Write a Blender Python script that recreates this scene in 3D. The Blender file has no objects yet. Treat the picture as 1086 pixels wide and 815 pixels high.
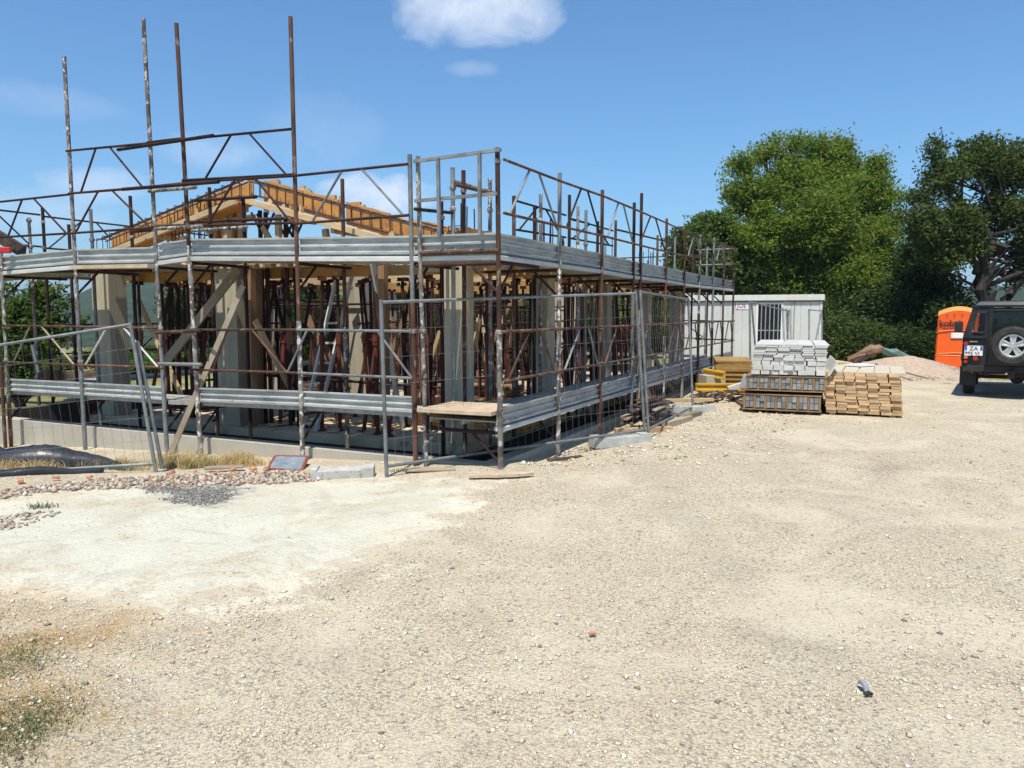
import bpy, math, random
import numpy as np
from mathutils import Vector, Matrix
R = math.radians
rnd = random.Random(7)
nr = np.random.RandomState(11)
sc = bpy.context.scene
COL = sc.collection

# ---------------------------------------------------------------- camera calibration (photo 1086 x 815)
F = 815.0
EYE = 1.7
PITCH = math.atan(74.5 / F)
cs, sn = math.cos(PITCH), math.sin(PITCH)

def ray(px, py):
    u = (px - 543.0) / F
    v = (407.5 - py) / F
    return Vector((u, cs + v * sn, -sn + v * cs))
def W(px, py, D):
    r = ray(px, py)
    k = D / r.y
    return Vector((r.x * k, D, EYE + r.z * k))
def gnd(px, py, z=0.0):
    r = ray(px, py)
    k = (z - EYE) / r.z
    return Vector((r.x * k, r.y * k, z))

C0 = gnd(531, 499)
_v = ray(939, 333)
UR = Vector((_v.x, _v.y, 0)).normalized()
UL = Vector((-UR.y, UR.x, 0))
def Lp(s, off, z):
    return C0 + UL * s + UR * off + Vector((0, 0, z))
def Rp(t, off, z):
    return C0 + UR * t + UL * off + Vector((0, 0, z))
def onplane(px, py, P0, n):
    r = ray(px, py)
    k = (P0 - Vector((0, 0, EYE))).dot(n) / r.dot(n)
    return Vector((0, 0, EYE)) + r * k
def Lx(px, py, off=0.0):          # pixel -> world point on a plane parallel to the gable front
    return onplane(px, py, C0 + UR * off, UR)
def Rx(px, py, off=0.0):          # pixel -> world point on a plane parallel to the long side
    return onplane(px, py, C0 + UL * off, UL)
def st(p):                        # world -> building coordinates
    d = Vector(p) - C0
    return d.dot(UL), d.dot(UR)

# ---------------------------------------------------------------- mesh helpers
class MB:
    def __init__(s):
        s.v = []; s.f = []
    def box(s, c, size, rz=0.0, rot=None):
        c = Vector(c)
        m = rot if rot is not None else Matrix.Rotation(rz, 3, 'Z')
        b = len(s.v)
        for x in (-.5, .5):
            for y in (-.5, .5):
                for z in (-.5, .5):
                    s.v.append(c + m @ Vector((x * size[0], y * size[1], z * size[2])))
        for q in ((0, 1, 3, 2), (4, 6, 7, 5), (0, 4, 5, 1), (2, 3, 7, 6), (0, 2, 6, 4), (1, 5, 7, 3)):
            s.f.append(tuple(b + i for i in q))
        return s
    def beam(s, a, b_, w, h, up=Vector((0, 0, 1))):
        """box from a to b_, width w (sideways) and height h (towards up)"""
        a = Vector(a); b_ = Vector(b_)
        d = b_ - a
        L = d.length
        d.normalize()
        side = d.cross(up)
        if side.length < 1e-4: side = d.cross(Vector((1, 0, 0)))
        side.normalize()
        u = side.cross(d).normalized()
        m = Matrix((d, side, u)).transposed()
        return s.box((a + b_) / 2, (L, w, h), rot=m)
    def tube(s, a, b_, r, n=8, r2=None, caps=True):
        a = Vector(a); b_ = Vector(b_)
        d = (b_ - a).normalized()
        x = d.cross(Vector((0, 0, 1)))
        if x.length < 1e-3: x = Vector((1, 0, 0))
        x.normalize(); y = d.cross(x)
        r2 = r if r2 is None else r2
        b = len(s.v)
        for P, q in ((a, r), (b_, r2)):
            for i in range(n):
                an = 2 * math.pi * i / n
                s.v.append(P + x * (q * math.cos(an)) + y * (q * math.sin(an)))
        for i in range(n):
            j = (i + 1) % n
            s.f.append((b + i, b + j, b + n + j, b + n + i))
        if caps:
            s.f.append(tuple(b + i for i in reversed(range(n))))
            s.f.append(tuple(b + n + i for i in range(n)))
        return s
    def path(s, pts, rs, n=6):
        """tapered tube along a polyline"""
        pts = [Vector(p) for p in pts]
        base = len(s.v)
        for k, p in enumerate(pts):
            d = (pts[min(k + 1, len(pts) - 1)] - pts[max(k - 1, 0)]).normalized()
            x = d.cross(Vector((.31, .12, .9))).normalized(); y = d.cross(x)
            for i in range(n):
                an = 2 * math.pi * i / n
                s.v.append(p + x * rs[k] * math.cos(an) + y * rs[k] * math.sin(an))
        for k in range(len(pts) - 1):
            for i in range(n):
                j = (i + 1) % n
                a = base + k * n
                s.f.append((a + i, a + j, a + n + j, a + n + i))
        s.f.append(tuple(base + i for i in reversed(range(n))))
        e = base + (len(pts) - 1) * n
        s.f.append(tuple(e + i for i in range(n)))
        return s
    def prism(s, prof, p0, p1, nin):
        """profile [(inward, up)] swept from p0 to p1; nin = inward normal"""
        b = len(s.v); n = len(prof)
        for P in (Vector(p0), Vector(p1)):
            for (o, z) in prof:
                s.v.append(P + nin * o + Vector((0, 0, z)))
        for i in range(n):
            j = (i + 1) % n
            s.f.append((b + i, b + j, b + n + j, b + n + i))
        s.f.append(tuple(b + i for i in reversed(range(n))))
        s.f.append(tuple(b + n + i for i in range(n)))
        return s
    def torus(s, c, R_, r, axis, n=28, m=10, sq=1.0):
        c = Vector(c); axis = Vector(axis).normalized()
        x = axis.cross(Vector((0, 0, 1)))
        if x.length < 1e-3: x = Vector((1, 0, 0))
        x.normalize(); y = axis.cross(x)
        b = len(s.v)
        for i in range(n):
            a = 2 * math.pi * i / n
            d = x * math.cos(a) + y * math.sin(a)
            for j in range(m):
                t = 2 * math.pi * j / m
                cx = math.copysign(abs(math.cos(t)) ** .6, math.cos(t)); sx = math.copysign(abs(math.sin(t)) ** .6, math.sin(t))
                s.v.append(c + d * (R_ + r * cx) + axis * (r * sq * sx))
        for i in range(n):
            for j in range(m):
                a = b + i * m + j; a2 = b + i * m + (j + 1) % m
                c_ = b + ((i + 1) % n) * m + (j + 1) % m; d_ = b + ((i + 1) % n) * m + j
                s.f.append((a, a2, c_, d_))
        return s
    def poly(s, pts):
        b = len(s.v)
        s.v += [Vector(p) for p in pts]
        s.f.append(tuple(range(b, b + len(pts))))
        return s

def wl(o):
    v = Vector((0, 0, 0))
    while o is not None:
        v += o.location; o = o.parent
    return v

def link(name, me, parent=None):
    o = bpy.data.objects.new(name, me)
    COL.objects.link(o)
    if parent is not None: o.parent = parent
    return o

def part(name, mb, mat, parent=None, smooth=False, bevel=0.0, loc=None):
    org = wl(parent) if parent is not None else Vector((0, 0, 0))
    if loc is not None: org = Vector(loc)
    me = bpy.data.meshes.new(name)
    me.from_pydata([tuple(v - org) for v in mb.v], [], mb.f)
    me.materials.append(mat)
    if smooth:
        me.polygons.foreach_set('use_smooth', [True] * len(me.polygons))
        if smooth == 'auto':
            me.set_sharp_from_angle(angle=R(40))
    me.update()
    o = link(name, me, parent)
    if parent is None and loc is not None: o.location = loc
    if bevel:
        m = o.modifiers.new('bevel', 'BEVEL'); m.width = bevel; m.segments = 2; m.limit_method = 'ANGLE'
    return o

def tag(o, label=None, cat=None, group=None, kind=None):
    if label: o['label'] = label
    if cat: o['category'] = cat
    if group: o['group'] = group
    if kind: o['kind'] = kind
    return o

def thing(name, label, cat, loc=(0, 0, 0), group=None):
    o = bpy.data.objects.new(name, None)
    o.empty_display_size = .2
    COL.objects.link(o)
    o.location = loc
    return tag(o, label, cat, group)

def copy_tree(o, parent=None):
    c = o.copy()
    COL.objects.link(c)
    c.parent = parent
    for ch in list(o.children):
        copy_tree(ch, c)
    return c

def fast_mesh(name, verts, faces, mat, parent=None, smooth=False, loc=(0, 0, 0)):
    """verts (N,3) float, faces (M,k) int"""
    me = bpy.data.meshes.new(name)
    verts = np.asarray(verts, dtype=np.float32); faces = np.asarray(faces, dtype=np.int32)
    M, k = faces.shape
    me.vertices.add(len(verts)); me.vertices.foreach_set('co', verts.ravel())
    me.loops.add(M * k); me.loops.foreach_set('vertex_index', faces.ravel())
    me.polygons.add(M)
    me.polygons.foreach_set('loop_start', np.arange(0, M * k, k, dtype=np.int32))
    me.polygons.foreach_set('loop_total', np.full(M, k, dtype=np.int32))
    if smooth: me.polygons.foreach_set('use_smooth', np.ones(M, dtype=bool))
    me.update(calc_edges=True)
    me.validate()
    me.materials.append(mat)
    o = link(name, me, parent)
    o.location = loc
    return o

# ---------------------------------------------------------------- materials
class NT:
    def __init__(s, mat):
        s.t = mat.node_tree; s.n = s.t.nodes; s.l = s.t.links
    def add(s, typ, **kw):
        n = s.n.new(typ)
        for k, v in kw.items():
            if k.startswith('i_'):
                key = k[2:]
                n.inputs[int(key) if key.isdigit() else key.replace('_', ' ')].default_value = v
            else: setattr(n, k, v)
        return n
    def link(s, a, b): s.l.new(a, b)
    def val(s, x, sock):
        if hasattr(x, 'links') or isinstance(x, bpy.types.NodeSocket): s.l.new(x, sock)
        else: sock.default_value = x
    def math(s, op, a, b=0.0, c=None, clamp=False):
        n = s.n.new('ShaderNodeMath'); n.operation = op; n.use_clamp = clamp
        s.val(a, n.inputs[0]); s.val(b, n.inputs[1])
        if c is not None: s.val(c, n.inputs[2])
        return n.outputs[0]
    def mix(s, fac, a, b, blend='MIX'):
        n = s.n.new('ShaderNodeMix'); n.data_type = 'RGBA'; n.blend_type = blend
        s.val(fac, n.inputs[0])
        s.val(a if isinstance(a, bpy.types.NodeSocket) else (*a, 1)[:4], n.inputs[6])
        s.val(b if isinstance(b, bpy.types.NodeSocket) else (*b, 1)[:4], n.inputs[7])
        return n.outputs[2]
    def coords(s, rand=True):
        """object coordinates shifted by the object's random number"""
        tc = s.add('ShaderNodeTexCoord'); oi = s.add('ShaderNodeObjectInfo')
        if not rand: return tc.outputs['Object']
        m = s.add('ShaderNodeVectorMath', operation='ADD')
        k = s.add('ShaderNodeVectorMath', operation='SCALE')
        s.link(oi.outputs['Random'], k.inputs['Scale']); k.inputs[0].default_value = (37, 17, 23)
        s.link(tc.outputs['Object'], m.inputs[0]); s.link(k.outputs[0], m.inputs[1])
        return m.outputs[0]
    def scaled(s, vec, sca):
        m = s.add('ShaderNodeMapping'); s.link(vec, m.inputs[0]); m.inputs['Scale'].default_value = sca
        return m.outputs[0]
    def noise(s, vec, scale, detail=4, rough=.55, dist=0.0):
        n = s.add('ShaderNodeTexNoise'); s.link(vec, n.inputs['Vector'])
        n.inputs['Scale'].default_value = scale; n.inputs['Detail'].default_value = detail
        n.inputs['Roughness'].default_value = rough; n.inputs['Distortion'].default_value = dist
        return n.outputs['Fac']
    def ramp(s, fac, lo, hi, a=0.0, b=1.0):
        n = s.add('ShaderNodeMapRange'); s.val(fac, n.inputs[0])
        n.inputs[1].default_value = lo; n.inputs[2].default_value = hi
        n.inputs[3].default_value = a; n.inputs[4].default_value = b
        return n.outputs[0]
    def bump(s, h, strength=.3, dist=.01):
        n = s.add('ShaderNodeBump'); s.link(h, n.inputs['Height'])
        n.inputs['Strength'].default_value = strength; n.inputs['Distance'].default_value = dist
        return n.outputs[0]

def newmat(name):
    m = bpy.data.materials.new(name); m.use_nodes = True
    return m, NT(m), m.node_tree.nodes['Principled BSDF']

def mat_noise(name, c1, c2, scale=6, rough=.8, metal=0.0, stretch=(1, 1, 1), lo=.35, hi=.65, c3=None, s3=40, f3=(.6, .72), bump=.2, bd=.005, objvar=0.0, bscale=None, spec=.4):
    m, n, p = newmat(name)
    v = n.scaled(n.coords(), stretch)
    f = n.ramp(n.noise(v, scale, 6, .6), lo, hi)
    c = n.mix(f, c1, c2)
    if c3 is not None:
        c = n.mix(n.ramp(n.noise(v, s3, 4, .6), *f3), c, c3)
    if objvar:
        oi = n.add('ShaderNodeObjectInfo')
        hs = n.add('ShaderNodeHueSaturation')
        n.link(n.ramp(oi.outputs['Random'], 0, 1, 1 - objvar, 1 + objvar), hs.inputs['Value'])
        n.link(c, hs.inputs['Color']); c = hs.outputs[0]
    n.link(c, p.inputs['Base Color'])
    p.inputs['Roughness'].default_value = rough; p.inputs['Metallic'].default_value = metal
    p.inputs['Specular IOR Level'].default_value = spec
    if bump:
        n.link(n.bump(n.noise(v, bscale or scale * 6, 5, .6), bump, bd), p.inputs['Normal'])
    return m

M = {}
M['rust'] = mat_noise('rusty steel', (.055, .028, .02), (.15, .07, .042), 5, .8, .2, (1, 1, .5), c3=(.36, .29, .23), s3=12, f3=(.58, .72), objvar=.35)
M['rust_dark'] = mat_noise('dark rusty steel', (.016, .009, .008), (.06, .024, .016), 4, .8, .2, c3=(.16, .12, .1), s3=8, f3=(.7, .8), objvar=.4)
M['red_steel'] = mat_noise('faded red painted steel', (.15, .030, .017), (.065, .022, .016), 4, .7, .1, c3=(.2, .15, .12), s3=10, f3=(.68, .78), objvar=.3)
M['galv'] = mat_noise('galvanised steel', (.13, .14, .14), (.25, .26, .255), 7, .6, .2, c3=(.15, .11, .08), s3=10, f3=(.68, .8), objvar=.15)
M['mottled'] = mat_noise('cement splashed steel', (.10, .075, .06), (.24, .225, .20), 7, .8, .15, (1, 1, .6), .42, .58, c3=(.62, .60, .56), s3=22, f3=(.55, .62), objvar=.2)
M['toe'] = mat_noise('zinc toe board sheet', (.29, .30, .285), (.47, .48, .45), 2.5, .5, .15, (1, 1, 5), c3=(.19, .15, .12), s3=6, f3=(.60, .76), bump=.05, objvar=.12)
M['deck'] = mat_noise('dusty steel deck', (.37, .37, .34), (.25, .25, .235), 6, .7, .05, c3=(.45, .42, .36), s3=16, f3=(.5, .7), objvar=.15)
M['pale_board'] = mat_noise('sun bleached board', (.56, .50, .39), (.46, .40, .29), 4, .8, 0, c3=(.38, .30, .2), s3=14, f3=(.6, .74), bump=.1)
M['deck_edge'] = mat_noise('pale deck edge', (.58, .57, .53), (.44, .44, .42), 5, .6, .1, (1, 1, 3), bump=.05, objvar=.15)  # paler than the deck: sunlight on the lip put into its colour
M['coupler'] = mat_noise('cement caked coupler', (.40, .35, .29), (.13, .08, .06), 10, .85, 0, bump=.6, bd=.01)
M['concrete'] = mat_noise('board marked concrete', (.46, .41, .30), (.36, .32, .235), 7, .9, 0, (1, 1, .12), c3=(.24, .21, .155), s3=3, f3=(.60, .78), bump=.5, bd=.012, objvar=.08)
M['concrete_wall'] = mat_noise('pale grey concrete', (.37, .34, .275), (.45, .415, .34), 1.6, .9, 0, c3=(.30, .285, .25), s3=5, f3=(.62, .8), bump=.3)
M['concrete_slab'] = mat_noise('dusty slab concrete', (.44, .36, .24), (.56, .47, .32), 1.2, .95, 0, c3=(.24, .20, .16), s3=4, f3=(.55, .7), bump=.3)
M['concrete_dark'] = mat_noise('shade darkened foundation concrete', (.045, .037, .026), (.09, .075, .055), 2, .95, 0, bump=.3)  # near-black tone paints in the shade on foundation and trench
M['block'] = mat_noise('weathered concrete block', (.36, .36, .33), (.50, .49, .44), 7, .95, 0, c3=(.24, .23, .21), s3=20, f3=(.6, .7), bump=.5, objvar=.08)
M['ply'] = mat_noise('orange shuttering plywood', (.60, .31, .085), (.44, .215, .065), 2.4, .75, 0, (1, 1, 2), c3=(.27, .14, .055), s3=5, f3=(.56, .75), bump=.1, objvar=.18)
M['timber'] = mat_noise('raw softwood', (.58, .42, .23), (.46, .32, .165), 2.2, .8, 0, (1, 1, 5), c3=(.34, .22, .11), s3=9, f3=(.6, .75), bump=.15, objvar=.18)
M['timber_grey'] = mat_noise('weathered grey board', (.35, .29, .21), (.23, .18, .125), 3, .9, 0, (1, 1, .5), c3=(.46, .42, .36), s3=12, f3=(.6, .75), bump=.3, objvar=.3)
M['timber_brown'] = mat_noise('brown post timber', (.20, .115, .06), (.29, .17, .09), 2.5, .85, 0, bump=.2, objvar=.2)
M['timber_dark'] = mat_noise('dark old wood', (.05, .032, .026), (.13, .08, .06), 5, .9, 0, c3=(.27, .22, .18), s3=10, f3=(.6, .75), bump=.4, objvar=.4)
M['cut_wood'] = mat_noise('fresh sawn planks', (.60, .425, .24), (.46, .295, .155), 3, .8, 0, (1, 1, 2), c3=(.36, .20, .10), s3=22, f3=(.62, .72), bump=.15, objvar=.22)
M['white_wood'] = mat_noise('white primed planks', (.60, .59, .555), (.50, .485, .44), 5, .6, 0, c3=(.45, .40, .33), s3=16, f3=(.68, .78), bump=.05, objvar=.08)
M['rebar'] = mat_noise('rebar steel', (.06, .038, .03), (.12, .07, .05), 8, .7, .4, bump=0)
M['ochre'] = mat_noise('yellow formwork panel edge', (.40, .24, .07), (.28, .16, .055), 5, .7, 0, c3=(.15, .1, .05), s3=12, f3=(.6, .7), objvar=.25)
M['yellow'] = mat_noise('yellow varnished beam', (.72, .45, .045), (.60, .36, .04), 5, .5, 0, c3=(.3, .18, .05), s3=14, f3=(.66, .76), objvar=.1)
M['orange_beam'] = mat_noise('orange formwork beam', (.46, .25, .07), (.34, .19, .07), 3, .6, 0, c3=(.3, .17, .06), s3=12, f3=(.62, .76), objvar=.15)
M['pack_dark'] = mat_noise('grey beam end', (.17, .17, .165), (.28, .28, .27), 12, .8, 0, objvar=.35)
M['pack_wrap'] = mat_noise('brown spacer timber', (.33, .21, .10), (.21, .13, .065), 6, .85, 0, objvar=.2)
M['black_plastic'] = mat_noise('black pond liner plastic', (.022, .024, .028), (.04, .042, .048), 3, .33, 0, bump=.15, bd=.02)
M['white_panel'] = mat_noise('off white cabin panel', (.62, .62, .57), (.56, .56, .51), 1.5, .55, 0, c3=(.42, .40, .34), s3=3, f3=(.66, .85), bump=0)
M['cabin_trim'] = mat_noise('chalky white trim', (.70, .69, .63), (.58, .56, .50), 4, .6, 0, c3=(.33, .18, .10), s3=10, f3=(.72, .8), bump=0)
M['iron_grey'] = mat_noise('grey painted iron', (.26, .27, .27), (.36, .37, .37), 8, .6, .3, bump=0)
M['wire'] = mat_noise('grey fence wire', (.16, .16, .16), (.26, .25, .25), 8, .55, .4, bump=0)
M['red_plastic'] = mat_noise('red plastic', (.62, .03, .015), (.5, .025, .015), 5, .4, 0, bump=0)
M['blue_sheet'] = mat_noise('dusty blue sheet', (.17, .21, .25), (.28, .32, .35), 6, .5, .1, c3=(.42, .42, .40), s3=20, f3=(.6, .7), bump=0)
M['toilet'] = mat_noise('orange moulded plastic', (.86, .125, .012), (.80, .11, .010), 2, .42, 0, c3=(.62, .13, .03), s3=5, f3=(.66, .85), bump=0)
M['toilet_roof'] = mat_noise('pale orange roof plastic', (.90, .36, .11), (.82, .30, .09), 3, .5, 0, bump=0)
M['black_ink'] = mat_noise('black lettering', (.02, .015, .015), (.03, .02, .02), 5, .5, 0, bump=0)
M['red_ink'] = mat_noise('dark red lettering', (.38, .02, .03), (.32, .02, .03), 5, .5, 0, bump=0)
M['white_plate'] = mat_noise('white enamel', (.80, .80, .79), (.74, .74, .73), 5, .4, 0, bump=0)
M['blue_plate'] = mat_noise('blue enamel', (.02, .12, .50), (.02, .11, .45), 5, .4, 0, bump=0)
M['car_paint'] = mat_noise('dusty charcoal paint', (.014, .0145, .016), (.026, .026, .026), 2, .34, .2, c3=(.05, .047, .042), s3=3, f3=(.55, .8), bump=0)
M['car_black'] = mat_noise('black rubber trim', (.014, .014, .014), (.035, .033, .031), 6, .7, 0, bump=.1)
M['tyre'] = mat_noise('dusty tyre rubber', (.018, .018, .018), (.05, .046, .042), 9, .85, 0, bump=.3)
M['alloy'] = mat_noise('silver alloy', (.62, .62, .60), (.5, .5, .49), 6, .35, .6, bump=0)
M['bark'] = mat_noise('tree bark', (.022, .018, .014), (.055, .045, .035), 6, .95, 0, (1, 1, .3), bump=.7, bd=.03)
M['pink_gravel'] = mat_noise('pink brown gravel', (.50, .375, .27), (.38, .28, .20), 9, .95, 0, c3=(.55, .46, .37), s3=26, f3=(.55, .65), bump=.8, bd=.03)
M['green_net'] = mat_noise('grey green netting', (.10, .17, .15), (.17, .25, .22), 14, .9, 0, bump=.7, bd=.03)
M['pale_rough'] = mat_noise('rough pale plank', (.56, .44, .31), (.44, .33, .225), 6, .9, 0, (1, 1, 1), c3=(.24, .13, .08), s3=14, f3=(.63, .75), bump=.6)

def glass_mat():
    m, n, p = newmat('tinted glass')
    for nd in list(n.n):
        if nd.type != 'OUTPUT_MATERIAL': n.n.remove(nd)
    out = [x for x in n.n if x.type == 'OUTPUT_MATERIAL'][0]
    tr = n.add('ShaderNodeBsdfTransparent'); tr.inputs[0].default_value = (.55, .58, .57, 1)
    gl = n.add('ShaderNodeBsdfGlossy'); gl.inputs['Roughness'].default_value = .03
    fr = n.add('ShaderNodeFresnel'); fr.inputs[0].default_value = 1.45
    mx = n.add('ShaderNodeMixShader')
    n.link(fr.outputs[0], mx.inputs[0]); n.link(tr.outputs[0], mx.inputs[1]); n.link(gl.outputs[0], mx.inputs[2])
    n.link(mx.outputs[0], out.inputs[0])
    return m
M['glass'] = glass_mat()
def dark_glass():
    m, n, p = newmat('dark window glass')
    p.inputs['Base Color'].default_value = (.012, .014, .016, 1); p.inputs['Roughness'].default_value = .08
    return m
M['dark_glass'] = dark_glass()
def lens_mat(name, c):
    m, n, p = newmat(name); p.inputs['Base Color'].default_value = (*c, 1); p.inputs['Roughness'].default_value = .15
    return m
M['red_lens'] = lens_mat('red lens', (.45, .012, .012))
M['amber_lens'] = lens_mat('amber lens', (.65, .12, .015))

def leaf_mat(name, c1, c2, trans=.35, rough=.5, c3=None):
    m, n, p = newmat(name)
    out = [x for x in n.n if x.type == 'OUTPUT_MATERIAL'][0]
    g = n.add('ShaderNodeNewGeometry')
    tc = n.add('ShaderNodeTexCoord')
    f = n.math('ADD', n.math('MULTIPLY', g.outputs['Random Per Island'], .65), n.math('MULTIPLY', n.ramp(n.noise(tc.outputs['Object'], .9, 3), .3, .7), .35))
    c = n.mix(f, c1, c2)
    if c3: c = n.mix(n.ramp(g.outputs['Random Per Island'], .93, .95), c, c3)
    n.link(c, p.inputs['Base Color']); p.inputs['Roughness'].default_value = rough
    p.inputs['Specular IOR Level'].default_value = .12
    tl = n.add('ShaderNodeBsdfTranslucent')
    hs = n.add('ShaderNodeHueSaturation'); hs.inputs['Value'].default_value = 1.5; hs.inputs['Hue'].default_value = .485
    n.link(c, hs.inputs['Color']); n.link(hs.outputs[0], tl.inputs[0])
    mx = n.add('ShaderNodeMixShader'); mx.inputs[0].default_value = trans
    n.link(p.outputs[0], mx.inputs[1]); n.link(tl.outputs[0], mx.inputs[2]); n.link(mx.outputs[0], out.inputs[0])
    return m
M['leaf_bright'] = leaf_mat('yellow green leaves', (.052, .105, .014), (.235, .325, .045), .45, c3=(.24, .20, .05))
M['leaf_mid'] = leaf_mat('mid green leaves', (.045, .085, .02), (.13, .19, .04), .4)
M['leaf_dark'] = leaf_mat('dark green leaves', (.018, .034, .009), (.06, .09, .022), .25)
M['leaf_oak'] = leaf_mat('grey green oak leaves', (.03, .052, .013), (.12, .16, .04), .35)
M['leaf_olive'] = leaf_mat('dusty olive leaves', (.06, .09, .035), (.15, .20, .075), .3)
M['straw'] = leaf_mat('dry straw grass', (.42, .32, .15), (.60, .48, .24), .3)
M['weed'] = leaf_mat('green weed blades', (.07, .10, .045), (.17, .20, .085), .3)
# ================================================================ world, sun, camera
SUN_AZ = Vector((-.24, -1.0, 0)).normalized()
SUN_EL = R(65)
w = bpy.data.worlds.new('World'); sc.world = w; w.use_nodes = True
nt = w.node_tree
for n_ in list(nt.nodes): nt.nodes.remove(n_)
class WNT(NT):
    def __init__(s, t): s.t = t; s.n = t.nodes; s.l = t.links
n = WNT(nt)
out = n.add('ShaderNodeOutputWorld'); bg = n.add('ShaderNodeBackground')
sky = n.add('ShaderNodeTexSky'); sky.sky_type = 'NISHITA'; sky.sun_disc = False
sky.sun_elevation = SUN_EL; sky.sun_rotation = math.atan2(SUN_AZ.x, SUN_AZ.y)
sky.altitude = 300; sky.air_density = 1.1; sky.dust_density = .7; sky.ozone_density = 3.0
bg.inputs['Strength'].default_value = .115
tc = n.add('ShaderNodeTexCoord')
def cloud(px, py, rx, ry, seed, amount, thr=.5, soft=.35, scale=1.0):
    """a cloud at a bearing in the sky; rx, ry in radians"""
    c = ray(px, py).normalized()
    right = c.cross(Vector((0, 0, 1))).normalized(); up = right.cross(c)
    sub = n.add('ShaderNodeVectorMath', operation='SUBTRACT')
    n.link(tc.outputs['Generated'], sub.inputs[0]); sub.inputs[1].default_value = c
    d1 = n.add('ShaderNodeVectorMath', operation='DOT_PRODUCT'); n.link(sub.outputs[0], d1.inputs[0]); d1.inputs[1].default_value = right / rx
    d2 = n.add('ShaderNodeVectorMath', operation='DOT_PRODUCT'); n.link(sub.outputs[0], d2.inputs[0]); d2.inputs[1].default_value = up / ry
    x2 = n.math('POWER', n.math('ABSOLUTE', d1.outputs['Value']), 2.4); y2 = n.math('POWER', n.math('ABSOLUTE', d2.outputs['Value']), 2.0)
    r2 = n.math('ADD', x2, y2)
    mp = n.add('ShaderNodeMapping'); n.link(tc.outputs['Generated'], mp.inputs[0]); mp.inputs['Location'].default_value = (seed, seed * .7, 0); mp.inputs['Scale'].default_value = (1, 1, 1.7)
    nz = n.noise(mp.outputs[0], 13 * scale, 10, .66, .6)
    v = n.math('SUBTRACT', n.math('ADD', 1.0, n.math('MULTIPLY', n.math('SUBTRACT', nz, .5), 2.6)), r2)
    return n.math('MULTIPLY', n.ramp(v, thr - soft, thr + soft), amount)
facs = [cloud(508, 5, .098, .046, 3.1, .84, .66, .80),
        cloud(400, 207, .080, .030, 9.0, .72, .55, .55),
        cloud(500, 73, .035, .012, 5.5, .28, .7, .6),
        cloud(100, 195, .06, .022, 7.7, .38, .6, .6),
        cloud(225, 160, .07, .025, 2.3, .28, .6, .6),
        cloud(20, 225, .09, .03, 1.3, .30, .6, .6),
        cloud(340, 140, .08, .05, 4.3, .10, .6, .6),
        cloud(30, 105, .10, .02, 6.2, .12, .6, .6)]
tint = n.mix(1.0, sky.outputs[0], (.64, .955, 1.17), 'MULTIPLY')
cur = tint
for f in facs:
    cur = n.mix(f, cur, (7.4, 7.9, 8.6))
n.link(cur, bg.inputs[0]); n.link(bg.outputs[0], out.inputs[0])

sl = bpy.data.lights.new('sun', 'SUN'); sl.energy = 5.0; sl.angle = R(.53); sl.color = (1, .95, .855)
so = bpy.data.objects.new('sun', sl); COL.objects.link(so)
sd = (SUN_AZ * math.cos(SUN_EL) + Vector((0, 0, math.sin(SUN_EL))))
so.rotation_euler = (-sd).to_track_quat('-Z', 'Y').to_euler()
so.location = (5, -5, 20)

cam = bpy.data.cameras.new('camera'); co = bpy.data.objects.new('camera', cam); COL.objects.link(co)
co.location = (0, 0, EYE); co.rotation_euler = (math.pi / 2 - PITCH, 0, 0)
cam.sensor_width = 36; cam.lens = 36 * F / 1086; cam.clip_end = 12000; cam.clip_start = .05
sc.camera = co
sc.view_settings.view_transform = 'Standard'; sc.view_settings.look = 'None'
sc.view_settings.exposure = .25; sc.view_settings.gamma = 1
sc.cycles.max_bounces = 6; sc.cycles.transparent_max_bounces = 12
sc.cycles.use_adaptive_sampling = True; sc.cycles.use_denoising = True

# ================================================================ ground
def smooth(e0, e1, x):
    t = np.clip((x - e0) / (e1 - e0), 0, 1); return t * t * (3 - 2 * t)
def vnoise(x, y, seed=0):
    """cheap smooth value noise"""
    x = np.asarray(x, float); y = np.asarray(y, float)
    xi = np.floor(x); yi = np.floor(y); xf = x - xi; yf = y - yi
    def h(a, b):
        v = np.sin(a * 127.1 + b * 311.7 + seed * 17.3) * 43758.5453
        return v - np.floor(v)
    u = xf * xf * (3 - 2 * xf); v = yf * yf * (3 - 2 * yf)
    return (h(xi, yi) * (1 - u) + h(xi + 1, yi) * u) * (1 - v) + (h(xi, yi + 1) * (1 - u) + h(xi + 1, yi + 1) * u) * v
def fbm(x, y, seed=0, o=4):
    r = 0; a = .5; 
    for k in range(o):
        r = r + a * vnoise(x * 2 ** k, y * 2 ** k, seed + k); a *= .5
    return r
c0 = np.array([C0.x, C0.y]); ul = np.array([UL.x, UL.y]); ur = np.array([UR.x, UR.y])
def zg(x, y):
    x = np.asarray(x, float); y = np.asarray(y, float)
    s = (x - c0[0]) * ul[0] + (y - c0[1]) * ul[1]; t = (x - c0[0]) * ur[0] + (y - c0[1]) * ur[1]
    z = np.zeros_like(x)
    z -= np.clip(.045 * s, 0, .42) * smooth(-2.6, -.2, t) * (1 - smooth(1.5, 6, t) * smooth(9, 11, s) * .6)
    z -= .12 * smooth(-1.1, -.1, s) * (1 - smooth(.0, .6, s)) * smooth(.2, 1.2, t) * (1 - smooth(7, 10, t))
    z -= .40 * smooth(19, 24, y) * smooth(6, 10, x)
    z += (fbm(x * .45, y * .45, 3) - .47) * .07 * smooth(1.0, 4, y + 2) + (fbm(x * 2.2, y * 2.2, 9, 3) - .44) * .018
    d = np.hypot(x, y)
    z -= smooth(36, 420, d) * 38
    return z
def zgp(x, y): return float(zg(np.array([x]), np.array([y]))[0])

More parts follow.
